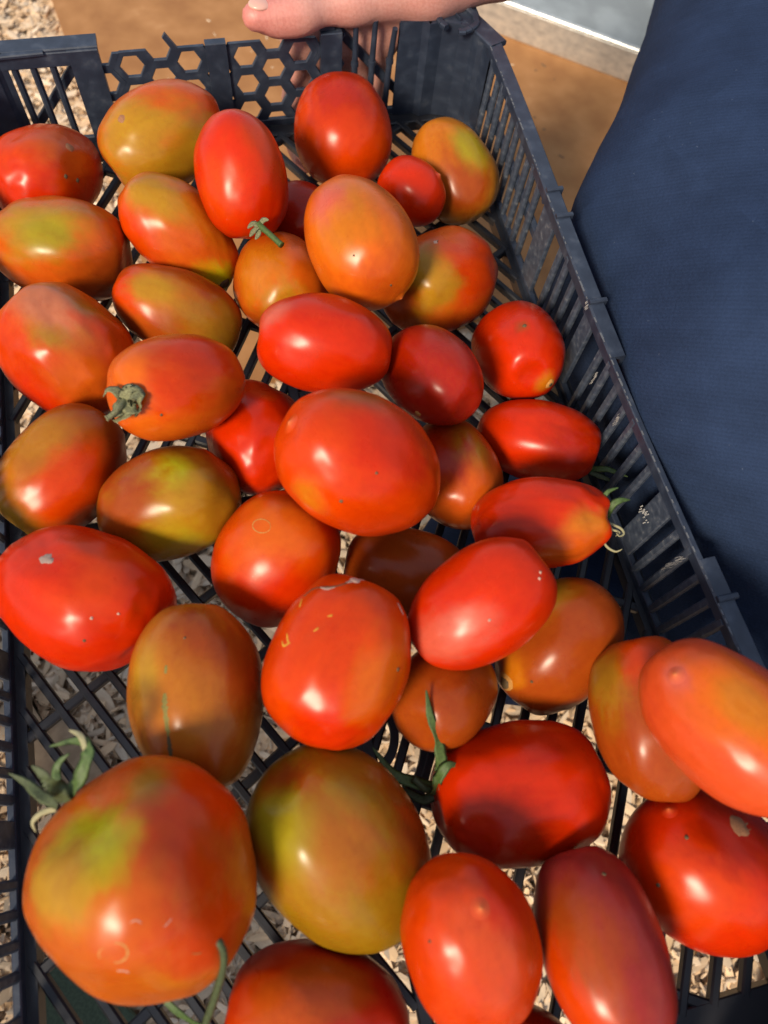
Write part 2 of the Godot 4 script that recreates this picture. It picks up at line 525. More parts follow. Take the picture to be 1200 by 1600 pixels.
func nipple(id: int, d: Vector3) -> void:
	var s: Dictionary = specs[id]
	var n := out_normal(s, d)
	var a := n.cross(Vector3(0.2, 0.9, 0.3)).normalized()
	var b := n.cross(a)
	var base_at := skin_color(s, d)
	var p0 := surf(s, d)
	var verts := PackedVector3Array([p0 + n * 0.0013])
	var cols := PackedColorArray([Color(0.62, 0.17, 0.05)])
	var idx := PackedInt32Array()
	for ring in 4:
		for k in 16:
			var rr: float = [0.0004, 0.0011, 0.0024, 0.0044][ring]
			var q := p0 + (a * cos(TAU * k / 16.0) + b * sin(TAU * k / 16.0)) * rr
			var dd := Vector3(q.x / s.r, q.y / s.L, q.z / s.r).normalized()
			verts.append(surf(s, dd) + out_normal(s, dd) * [0.0012, 0.0008, 0.0003, -0.0001][ring])
			cols.append([base_at.lerp(Color(0.6, 0.16, 0.05), 0.8), base_at.lerp(Color(0.6, 0.14, 0.04), 0.5), base_at.lerp(Color(0.6, 0.14, 0.04), 0.15), base_at][ring])
	for k in 16:
		var k2 := (k + 1) % 16
		idx.append_array(PackedInt32Array([0, 1 + k, 1 + k2]))
		for ring in 3:
			var i := 1 + ring * 16
			idx.append_array(PackedInt32Array([i + k, i + 16 + k, i + 16 + k2, i + k, i + 16 + k2, i + k2]))
	if (verts[2] - verts[0]).cross(verts[1] - verts[0]).dot(n) < 0.0:
		for i in range(0, idx.size(), 3):
			var k := idx[i + 1]
			idx[i + 1] = idx[i + 2]
			idx[i + 2] = k
	put("pointed_tip", indexed(verts, idx, cols), mats.tomato_skin, s.node)

# a sepal or stem along world points; flat > 0 gives a leaf blade, else a round stalk
func sepal(id: int, called: String, leaf: String, w: float, flat: float, pts: Array) -> void:
	var root: Node3D = specs[id].node
	var inv := root.transform.affine_inverse()
	var path := []
	var steps := 7
	for i in pts.size() - 1:
		for k in steps:
			path.append((pts[i] as Vector3).cubic_interpolate(pts[i + 1], pts[maxi(i - 1, 0)], pts[mini(i + 2, pts.size() - 1)], float(k) / steps))
	path.append(pts[-1])
	var eye := Vector3(-0.05, 0.9, 0.5)
	var verts := PackedVector3Array()
	var idx := PackedInt32Array()
	var n := path.size()
	for i in n:
		var p: Vector3 = path[i]
		var t: Vector3 = path[mini(i + 1, n - 1)] - path[maxi(i - 1, 0)]
		var u := (eye - p).normalized()
		u = (u + Vector3(noise.get_noise_2d(i * 6.0, id * 91.0), 0, noise.get_noise_2d(i * 6.0, id * 57.0)) * 1.3 * flat).normalized()
		var side := t.cross(u).normalized()
		u = side.cross(t).normalized()
		var x := float(i) / (n - 1)
		var ww := w
		if flat > 0.0: ww = w * (0.55 + 1.1 * x) * (1.02 - x) * 1.6 + 0.00012
		else: ww = w * (1.15 - 0.35 * x + 0.35 * pow(x, 8.0))
		var th := 0.00028 if flat > 0.0 else ww
		var dip := ww * 0.35 * flat
		for k in 6:
			var a := TAU * k / 6.0
			var c := cos(a)
			verts.append(inv * (p + side * ww * c * (1.0 + 0.12 * noise.get_noise_2d(i * 40.0, k * 50.0)) + u * (sin(a) * th + absf(c) * dip)))
	for i in n - 1:
		for k in 6:
			var a := i * 6 + k
			var b := i * 6 + (k + 1) % 6
			idx.append_array(PackedInt32Array([a, b, b + 6, a, b + 6, a + 6]))
	for k in range(1, 5):
		idx.append_array(PackedInt32Array([0, k + 1, k, (n - 1) * 6, (n - 1) * 6 + k, (n - 1) * 6 + k + 1]))
	put(called, indexed(verts, idx), mats[leaf], root)

# ---------- the crate
func bow(z: float, y: float) -> float:   # the side walls are pressed in a little at mid length
	var t := clampf((z - 0.02) / 0.5, 0.0, 1.0)
	return -0.005 * sin(PI * t) * sin(PI * t) * (0.6 + 0.4 * y / RIM)

func wall_x(side: float, z: float, y: float) -> float:
	return side * (0.1645 + (0.0015 if y > 0.05 else 0.0)) + (bow(z, y) if side > 0.0 else 0.0)

func build_floor() -> void:
	var pm: Material = mats.crate_floor
	var st := begin()
	box(st, Vector3(-0.168, -0.009, -0.004), Vector3(-0.158, -0.0004, 0.592))
	box(st, Vector3(0.158, -0.009, -0.004), Vector3(0.168, -0.0004, 0.592))
	box(st, Vector3(-0.158, -0.0088, -0.004), Vector3(0.158, -0.0005, 0.008))
	box(st, Vector3(-0.158, -0.0088, 0.566), Vector3(0.158, -0.0005, 0.592))
	var frame := put("floor_frame", st.commit(), pm, crate)
	var pitch := 0.0136
	var x0 := 0.160
	for side in [-1.0, 1.0]:
		for half in 2:
			var za := 0.006 if half == 0 else 0.2878
			var zb := 0.2822 if half == 0 else 0.568
			# rib direction: upper half leans to the middle going away, lower half to the middle going near
			var d := Vector2(0.5, -0.866) if half == 0 else Vector2(0.5, 0.866)
			var nrm := Vector2(0.866, 0.5) if half == 0 else Vector2(0.866, -0.5)
			for k in range(-40, 40):
				var c := (-0.0712 + 0.0125 * k) if half == 0 else (-0.312 + pitch * k)
				var seg := clip(nrm * c, d, -x0, -0.0028, za, zb)
				if seg.size() < 2 or (seg[1] - seg[0]).length() < 0.006: continue
				var a := Vector3(seg[0].x * -side, -0.0028, seg[0].y)
				var b := Vector3(seg[1].x * -side, -0.0028, seg[1].y)
				put("rib", bar_mesh(a, b, 0.0043, 0.0056, Vector3.UP, 0.0009), pm, frame)
			for k in range(-30, 30):
				var c := (0.020 + 0.043 * k) if half == 0 else (0.2565 + 0.0432 * k)
				var seg := clip(d * c, nrm, -x0, -0.0028, za, zb)
				if seg.size() < 2 or (seg[1] - seg[0]).length() < 0.01: continue
				var a := Vector3(seg[0].x * -side, -0.0033, seg[0].y)
				var b := Vector3(seg[1].x * -side, -0.0033, seg[1].y)
				put("cross_rib", bar_mesh(a, b, 0.0050, 0.0052, Vector3.UP, 0.0009), pm, frame)
	put("spine", bar_mesh(Vector3(0, -0.0037, 0.008), Vector3(0, -0.0037, 0.566), 0.0064, 0.0078, Vector3.UP, 0.0009), pm, frame)
	put("cross_rib", bar_mesh(Vector3(-0.158, -0.0037, 0.285), Vector3(-0.0032, -0.0037, 0.285), 0.0060, 0.0074, Vector3.UP, 0.0009), pm, frame)
	put("cross_rib", bar_mesh(Vector3(0.0032, -0.0037, 0.285), Vector3(0.158, -0.0037, 0.285), 0.0060, 0.0074, Vector3.UP, 0.0009), pm, frame)
	# injection hub with its two curved ribs
	st = begin()
	for ring in [[0.0045, 0.0085], [0.0125, 0.0165], [0.0275, 0.0325]]:
		for k in 40:
			var c0 := Vector3(cos(TAU * k / 40.0), 0, sin(TAU * k / 40.0) * 1.25)
			var c1 := Vector3(cos(TAU * (k + 1) / 40.0), 0, sin(TAU * (k + 1) / 40.0) * 1.25)
			var o := Vector3(0.0, 0.0, 0.420)
			var t := Vector3(0, -0.0008, 0)
			var b := Vector3(0, -0.0066, 0)
			var mid: Vector3 = o + (c0 + c1) * (ring[0] + ring[1]) / 4.0 + (t + b) / 2.0
			for e in [[t, t], [b, b]]: quad(st, o + c0 * ring[0] + e[0], o + c1 * ring[0] + e[0], o + c1 * ring[1] + e[1], o + c0 * ring[1] + e[1], mid)
			for r in ring: quad(st, o + c0 * r + t, o + c1 * r + t, o + c1 * r + b, o + c0 * r + b, mid)
	put("floor_hub", st.commit(), pm, crate)

func clip(o: Vector2, d: Vector2, xa: float, xb: float, ya: float, yb: float) -> Array:
	var t0 := -9.0
	var t1 := 9.0
	for ax in 2:
		var lo: float = [xa, ya][ax]
		var hi: float = [xb, yb][ax]
		var a := (lo - o[ax]) / d[ax]
		var b := (hi - o[ax]) / d[ax]
		t0 = maxf(t0, minf(a, b))
		t1 = minf(t1, maxf(a, b))
	return [o + d * t0, o + d * t1] if t1 > t0 else []

func build_side(side: float) -> void:
	var pm: Material = mats.crate_plastic
	var st := begin()
	# rim: an outward flange with a down-turned lip, in short runs so that it follows the bow
	var n := 24
	for i in n:
		var za := 0.022 + 0.545 * i / n
		var zb := 0.022 + 0.545 * (i + 1) / n
		var xa := wall_x(side, za, RIM)
		var xb := wall_x(side, zb, RIM)
		# the flange is torn away where the leg presses on the right wall
		if side < 0.0 or zb < 0.275 or za > 0.372:
			bar(st, Vector3(xa + side * 0.0028, RIM - 0.0012, za), Vector3(xb + side * 0.0028, RIM - 0.0012, zb), 0.0085, 0.0024, Vector3.UP, 0.0006)
			bar(st, Vector3(xa + side * 0.0062, RIM - 0.0065, za), Vector3(xb + side * 0.0062, RIM - 0.0065, zb), 0.0018, 0.0105, Vector3.UP, 0.0005)
		bar(st, Vector3(xa - side * 0.0002, RIM - 0.0040, za), Vector3(xb - side * 0.0002, RIM - 0.0040, zb), 0.0032, 0.0070, Vector3.UP, 0.0005)
		xa = wall_x(side, za, 0.0)
		xb = wall_x(side, zb, 0.0)
		bar(st, Vector3(xa, 0.0022, za), Vector3(xb, 0.0022, zb), 0.0036, 0.0062, Vector3.UP, 0.0006)
	var wall := put("side_wall_rim", st.commit(), pm, crate)
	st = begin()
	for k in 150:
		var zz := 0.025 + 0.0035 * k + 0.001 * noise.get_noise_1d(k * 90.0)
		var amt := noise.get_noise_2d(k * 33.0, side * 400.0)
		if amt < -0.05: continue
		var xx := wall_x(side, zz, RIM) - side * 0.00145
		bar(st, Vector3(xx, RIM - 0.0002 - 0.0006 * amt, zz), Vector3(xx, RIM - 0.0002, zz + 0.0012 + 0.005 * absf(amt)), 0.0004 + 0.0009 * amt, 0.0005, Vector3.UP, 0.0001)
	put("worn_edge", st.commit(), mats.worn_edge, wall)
	# raised lugs across the flange
	for z in [0.155, 0.175, 0.236, 0.405, 0.46]:
		var x := wall_x(side, z, RIM)
		put("lug", box_mesh(Vector3(minf(x - side * 0.0015, x + side * 0.0085), RIM - 0.009, z - 0.0014), Vector3(maxf(x - side * 0.0015, x + side * 0.0085), RIM + 0.0016, z + 0.0014)), pm, wall)
	# solid posts
	var posts := [[0.158, 0.176], [0.236, 0.247], [0.346, 0.360], [0.424, 0.436], [0.50, 0.514]]
	for p in posts:
		var zc: float = (p[0] + p[1]) / 2.0
		put("post", bar_mesh(Vector3(wall_x(side, zc, 0), 0.003, zc), Vector3(wall_x(side, zc, RIM), RIM - 0.003, zc), p[1] - p[0], 0.0030, Vector3(side, 0, 0), 0.0006), mats.crate_worn, wall)
	var z := 0.0375
	var k := 0
	while z < 0.56:
		var free := true
		for p in posts:
			if z > p[0] - 0.004 and z < p[1] + 0.004: free = false
		if free:
			var lean := 0.0004 * sin(k * 2.1)
			put("slat", bar_mesh(Vector3(wall_x(side, z, 0), 0.003, z), Vector3(wall_x(side, z, RIM) + lean, RIM - 0.003, z + lean), 0.0047, 0.0036, Vector3(side, 0, 0), 0.0011), mats.crate_worn, wall)
		z += 0.0118
		k += 1
	# a rail outside the first run of slats and a brace
	put("rail", bar_mesh(Vector3(side * 0.1695, 0.030, 0.026), Vector3(wall_x(side, 0.16, 0.03) + side * 0.004, 0.030, 0.16), 0.0040, 0.0060, Vector3.UP), pm, wall)
	if side > 0.0:
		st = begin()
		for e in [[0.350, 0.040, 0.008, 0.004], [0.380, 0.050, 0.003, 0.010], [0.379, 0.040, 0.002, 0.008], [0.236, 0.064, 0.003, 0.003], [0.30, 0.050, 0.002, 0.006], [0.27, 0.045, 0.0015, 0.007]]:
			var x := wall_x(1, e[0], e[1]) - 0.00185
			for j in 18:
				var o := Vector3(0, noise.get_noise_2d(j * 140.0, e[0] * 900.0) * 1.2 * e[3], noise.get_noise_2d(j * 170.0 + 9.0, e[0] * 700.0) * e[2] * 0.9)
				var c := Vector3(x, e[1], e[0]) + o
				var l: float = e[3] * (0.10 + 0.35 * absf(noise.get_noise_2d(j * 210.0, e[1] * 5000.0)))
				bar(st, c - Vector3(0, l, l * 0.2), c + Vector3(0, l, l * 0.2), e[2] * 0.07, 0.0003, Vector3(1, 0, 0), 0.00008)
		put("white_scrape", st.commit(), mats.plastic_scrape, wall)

func corner(sx: float, sz: float, called: String) -> void:
	# fluted chamfered corner panel
	var zc := 0.0 if sz < 0.0 else 0.588
	var pts := [Vector2(0.112, 0.0), Vector2(0.127, 0.0005), Vector2(0.131, 0.004), Vector2(0.140, 0.0030), Vector2(0.151, 0.0065), Vector2(0.158, 0.012), Vector2(0.1605, 0.018), Vector2(0.1635, 0.020), Vector2(0.1655, 0.030)]
	if called == "left": pts[0] = Vector2(0.1335, 0.0)
	if called == "left": pts[1] = Vector2(0.137, 0.0005)
	if called == "left": pts[2] = Vector2(0.139, 0.002)
	var verts := PackedVector3Array()
	var idx := PackedInt32Array()
	var st := begin()
	for i in pts.size() - 1:
		var a := Vector3(pts[i].x * sx, 0, zc - sz * pts[i].y)
		var b := Vector3(pts[i + 1].x * sx, 0, zc - sz * pts[i + 1].y)
		var t := (b - a).normalized()
		var o := Vector3(t.z, 0, -t.x) * 0.0028
		if o.dot(Vector3(sx, 0, sz)) < 0.0: o = -o
		var up := Vector3(0, RIM, 0)
		quad(st, a, b, b + up, a + up, a + o)
		quad(st, a + o, b + o, b + o + up, a + o + up, a)
		quad(st, a + up, b + up, b + o + up, a + o + up, a)
	var wall := put("corner_panel", st.commit(), mats.crate_plastic, crate)
	if called == "broken":
		# worn round socket and torn ring on the top of the corner
		st = begin()
		for k in 18:
			var a0 := TAU * k / 18.0 + 0.4
			if k in [4, 5, 11]: continue
			var rr := 0.0125 + 0.0012 * noise.get_noise_1d(k * 77.0)
			var c := Vector3(sx * 0.150, RIM + 0.0006 + 0.0008 * noise.get_noise_1d(k * 31.0), zc - sz * 0.002)
			bar(st, c + Vector3(cos(a0), 0, sin(a0)) * rr, c + Vector3(cos(a0 + 0.36), 0, sin(a0 + 0.36)) * rr, 0.0042, 0.003 + 0.001 * noise.get_noise_1d(k * 51.0), Vector3.UP, 0.0007)
		box(st, Vector3(0.1405, RIM - 0.004, -0.014), Vector3(0.166, RIM - 0.0005, 0.004))
		bar(st, Vector3(0.150, RIM, -0.006), Vector3(0.1515, RIM + 0.001, 0.003), 0.0012, 0.0018, Vector3.UP, 0.0004)
		bar(st, Vector3(0.160, RIM - 0.002, 0.000), Vector3(0.1705, RIM - 0.0012, 0.028), 0.013, 0.0036, Vector3.UP, 0.0008)
		put("torn_socket", st.commit(), mats.crate_plastic, wall)
	else:
		st = begin()
		bar(st, Vector3(sx * 0.110, RIM - 0.0012, zc + sz * 0.004), Vector3(sx * 0.166, RIM - 0.0012, zc + sz * 0.002), 0.012, 0.0024, Vector3.UP)
		bar(st, Vector3(sx * 0.165, RIM - 0.001, zc + sz * 0.006), Vector3(sx * 0.1705, RIM - 0.001, zc - sz * 0.034), 0.013, 0.0024, Vector3.UP)
		put("corner_rim", st.commit(), mats.crate_plastic, wall)

func hex_part(st: SurfaceTool, c: Vector2, sectors: Array, z0: float, z1: float) -> void:
	# ring between the lattice cell and its six-sided hole, sector by sector
	for k in sectors:
		var p := []
		for e in [k, k + 1]:
			var a: float = PI / 3.0 * e
			p.append(c + Vector2(cos(a) * 0.01187, sin(a) * 0.01109))
			p.append(c + Vector2(cos(a) * 0.0076, sin(a) * 0.0077))
		var away := Vector3(((p[0] + p[2]) / 2.0).x, ((p[0] + p[2]) / 2.0).y, (z0 + z1) / 2.0)
		var f := func(v: Vector2, z: float) -> Vector3: return Vector3(v.x, v.y, z)
		var mid := Vector3((p[0].x + p[1].x + p[2].x + p[3].x) / 4.0, (p[0].y + p[1].y + p[2].y + p[3].y) / 4.0, (z0 + z1) / 2.0)
		var bev := 0.0005
		var i0: Vector2 = p[1] + (p[0] - p[1]).normalized() * bev
		var i1: Vector2 = p[3] + (p[2] - p[3]).normalized() * bev
		quad(st, Vector3(p[0].x, p[0].y, z1), Vector3(p[2].x, p[2].y, z1), Vector3(i1.x, i1.y, z1), Vector3(i0.x, i0.y, z1), mid)
		quad(st, Vector3(i0.x, i0.y, z1), Vector3(i1.x, i1.y, z1), Vector3(p[3].x, p[3].y, z1 - bev), Vector3(p[1].x, p[1].y, z1 - bev), mid)
		quad(st, Vector3(p[0].x, p[0].y, z0), Vector3(p[2].x, p[2].y, z0), Vector3(p[3].x, p[3].y, z0), Vector3(p[1].x, p[1].y, z0), mid)
		quad(st, Vector3(p[1].x, p[1].y, z0), Vector3(p[3].x, p[3].y, z0), Vector3(p[3].x, p[3].y, z1 - bev), Vector3(p[1].x, p[1].y, z1 - bev), mid)
		quad(st, Vector3(p[0].x, p[0].y, z0), Vector3(p[2].x, p[2].y, z0), Vector3(p[2].x, p[2].y, z1), Vector3(p[0].x, p[0].y, z1), mid)
		if not ((k + 5) % 6 in sectors): quad(st, Vector3(p[0].x, p[0].y, z0), Vector3(p[1].x, p[1].y, z0), Vector3(p[1].x, p[1].y, z1), Vector3(p[0].x, p[0].y, z1), mid)
		if not ((k + 1) % 6 in sectors): quad(st, Vector3(p[2].x, p[2].y, z0), Vector3(p[3].x, p[3].y, z0), Vector3(p[3].x, p[3].y, z1), Vector3(p[2].x, p[2].y, z1), mid)

func build_back() -> void:
	var pm: Material = mats.crate_plastic
	var st := begin()
	box(st, Vector3(-0.168, 0.0002, -0.0036), Vector3(0.168, 0.0055, -0.0004))
	var base := put("back_wall_base", st.commit(), pm, crate)
	# honeycomb panel with a broken top
	st = begin()
	for k in range(-5, 4):
		var x := 0.0105 + 0.0178 * k
		var odd := absi(k) % 2 == 1
		var yt := 0.0614 if odd else 0.0518
		if k == 3 or k == -5: yt = 0.0610
		for j in 4:
			var y := yt - 0.0192 * j
			if y < 0.0: continue
			var sec := [0, 1, 2, 3, 4, 5]
			if odd and j == 0:
				sec = [3, 4, 5]
				if k == -1: sec = [3, 4, 5]
				if k == -3: sec = [3, 4, 5, 0]
			hex_part(st, Vector2(x, y), sec, -0.0030, -0.0008)
	put("honeycomb_panel", st.commit(), pm, base)
	# flat posts
	for e in [[-0.0965, -0.0785, RIM - 0.001], [-0.0140, -0.0010, 0.0635], [0.0595, 0.0735, 0.0640]]:
		put("post", box_mesh(Vector3(e[0], 0.0055, -0.0045), Vector3(e[1], e[2], 0.0012)), pm, base)
	put("snapped_stub", box_mesh(Vector3(0.0600, 0.064, -0.0060), Vector3(0.0690, 0.0700, -0.0015)), pm, base)
	# slats of the left run, whole, and of the right run, snapped off below the lost rim
	for x in [-0.1300, -0.1190, -0.1075, -0.1000]:
		if x > -0.102: continue
		put("slat", bar_mesh(Vector3(x, 0.0055, -0.002), Vector3(x, RIM - 0.003, -0.002), 0.0042, 0.0036, Vector3(0, 0, 1), 0.0012), pm, base)
	for e in [[0.0830, 0.0665, 0.0], [0.0945, 0.0695, 0.001], [0.1060, 0.0640, 0.0025]]:
		st = begin()
		rod(st, Vector3(e[0], 0.0055, -0.002), Vector3(e[0] + e[2] * 0.5, 0.040, -0.002), 0.0023, 0.0021)
		rod(st, Vector3(e[0] + e[2] * 0.5, 0.040, -0.002), Vector3(e[0] + e[2], e[1], -0.0015 + e[2]), 0.0021, 0.0018)
		rod(st, Vector3(e[0] + e[2] * 0.5, 0.0385, -0.002), Vector3(e[0] + e[2] * 0.5, 0.0415, -0.002), 0.0027, 0.0027)
		put("snapped_slat", st.commit(), pm, base)
	put("brace", bar_mesh(Vector3(-0.086, 0.061, -0.0085), Vector3(-0.140, 0.002, -0.0085), 0.0030, 0.0058, Vector3(0, 0, 1).cross(Vector3(0.67, 0.74, 0)), 0.0006), pm, base)
	put("brace", bar_mesh(Vector3(0.069, 0.064, -0.0085), Vector3(0.124, 0.004, -0.0085), 0.0030, 0.0058, Vector3(0, 0, 1).cross(Vector3(0.67, -0.74, 0)), 0.0006), pm, base)
	st = begin()
	bar(st, Vector3(-0.170, RIM - 0.0012, -0.0065), Vector3(-0.0782, RIM - 0.0012, -0.0065), 0.0125, 0.0026, Vector3.UP, 0.0007)
	bar(st, Vector3(-0.170, RIM - 0.0060, -0.0005), Vector3(-0.0784, RIM - 0.0060, -0.0005), 0.0022, 0.0090, Vector3.UP, 0.0005)
	put("back_rim", st.commit(), pm, base)

func build_front() -> void:
	var pm: Material = mats.crate_plastic
	var st := begin()
	box(st, Vector3(-0.168, 0.0002, 0.589), Vector3(0.168, 0.0055, 0.592))
	box(st, Vector3(-0.165, RIM - 0.003, 0.588), Vector3(0.165, RIM, 0.601))
	var base := put("front_wall_rim", st.commit(), pm, crate)
	for x in [-0.09, 0.0, 0.09]: put("post", box_mesh(Vector3(x - 0.008, 0.0055, 0.5880), Vector3(x + 0.008, RIM - 0.003, 0.5925)), pm, base)
	for k in 26:
		var x := -0.148 + 0.0118 * k
		if absf(x) > 0.112 or absf(absf(x) - 0.09) < 0.012 or absf(x) < 0.012: continue
		put("slat", bar_mesh(Vector3(x, 0.0055, 0.5905), Vector3(x, RIM - 0.003, 0.5905), 0.005, 0.0034, Vector3(0, 0, 1), 0.0011), pm, base)

# ---------- the place around the crate
func build_ground() -> void:
	var pm := PlaneMesh.new()
	pm.size = Vector2(30, 30)
	var g := put("ground", pm, mats.soil)
	g.position = Vector3(0, GROUND - 0.012, 0)
	tag(g, "bare ground under the wood chips", "", "", "structure")
	# one splintered chip, scattered
	var st := begin()
	var outl := [Vector2(-0.5, -0.18), Vector2(-0.30, -0.5), Vector2(0.22, -0.42), Vector2(0.5, -0.12), Vector2(0.36, 0.34), Vector2(-0.06, 0.5), Vector2(-0.42, 0.28)]
	var top := []
	var bot := []
	for v in outl:
		top.append(Vector3(v.x, 0.5 + 0.35 * v.x * v.x * 4.0 - 0.2, v.y))
		bot.append(Vector3(v.x * 0.92, -0.5 + 0.35 * v.x * v.x * 4.0, v.y * 0.9))
	var n := outl.size()
	for i in n:
		var j := (i + 1) % n
		quad(st, top[i], top[j], bot[j], bot[i], Vector3.ZERO)
		tri(st, Vector3(0.02, 0.42, 0.03), top[i], top[j], Vector3.ZERO)
		tri(st, Vector3(0, -0.5, 0), bot[i], bot[j], Vector3.ZERO)
	var mm := MultiMesh.new()
	mm.transform_format = MultiMesh.TRANSFORM_3D
	mm.use_colors = true
	mm.mesh = st.commit()
	var cnt := 170000
	mm.instance_count = cnt
	var rng := RandomNumberGenerator.new()
	rng.seed = 12
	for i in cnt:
		var near := i < cnt * 4 / 5
		var x := rng.randf_range(-0.55, 0.40) if near else rng.randf_range(-1.3, 1.3)
		var z := rng.randf_range(-0.95, 0.78) if near else rng.randf_range(-1.6, 1.5)
		var len := 0.006 + 0.024 * pow(rng.randf(), 2.0)
		var wid := len * rng.randf_range(0.12, 0.42)
		var b := Basis.from_euler(Vector3(rng.randf_range(-0.2, 0.2), rng.randf() * TAU, rng.randf_range(-0.25, 0.25)))
		b = b * Basis.from_scale(Vector3(len, 0.0015 + 0.0025 * rng.randf(), wid))
		mm.set_instance_transform(i, Transform3D(b, Vector3(x, GROUND - 0.008 + 0.018 * pow(rng.randf(), 1.5), z)))
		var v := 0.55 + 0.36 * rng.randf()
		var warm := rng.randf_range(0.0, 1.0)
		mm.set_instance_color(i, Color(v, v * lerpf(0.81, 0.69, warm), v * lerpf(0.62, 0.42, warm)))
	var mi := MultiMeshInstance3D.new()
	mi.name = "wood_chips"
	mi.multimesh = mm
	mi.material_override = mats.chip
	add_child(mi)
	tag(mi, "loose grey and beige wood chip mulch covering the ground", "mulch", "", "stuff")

func prism(poly: Array, y0: float, y1: float, ch := 0.0) -> ArrayMesh:
	var st := begin()
	var c := Vector3.ZERO
	for p in poly: c += Vector3(p.x, 0, p.y) / poly.size()
	c.y = (y0 + y1) / 2.0
	var n := poly.size()
	for i in n:
		var a: Vector2 = poly[i]
		var b: Vector2 = poly[(i + 1) % n]
		quad(st, Vector3(a.x, y0, a.y), Vector3(b.x, y0, b.y), Vector3(b.x, y1, b.y), Vector3(a.x, y1, a.y), c)
		tri(st, Vector3(c.x, y1, c.z), Vector3(a.x, y1, a.y), Vector3(b.x, y1, b.y), c)
		tri(st, Vector3(c.x, y0, c.z), Vector3(a.x, y0, a.y), Vector3(b.x, y0, b.y), c)
	return st.commit()

func flecks(count: int, sd: int, lo: Vector2, hi: Vector2, y: float, size: float) -> ArrayMesh:
	var st := begin()
	var rng := RandomNumberGenerator.new()
	rng.seed = sd
	for i in count:
		var p := Vector3(rng.randf_range(lo.x, hi.x), y, rng.randf_range(lo.y, hi.y))
		var a := rng.randf() * TAU
		var l := size * (0.3 + rng.randf() * rng.randf() * 2.5)
		bar(st, p, p + Vector3(cos(a), 0, sin(a)) * l, size * rng.randf_range(0.3, 0.8), 0.0008, Vector3.UP, 0.0002)
	return st.commit()

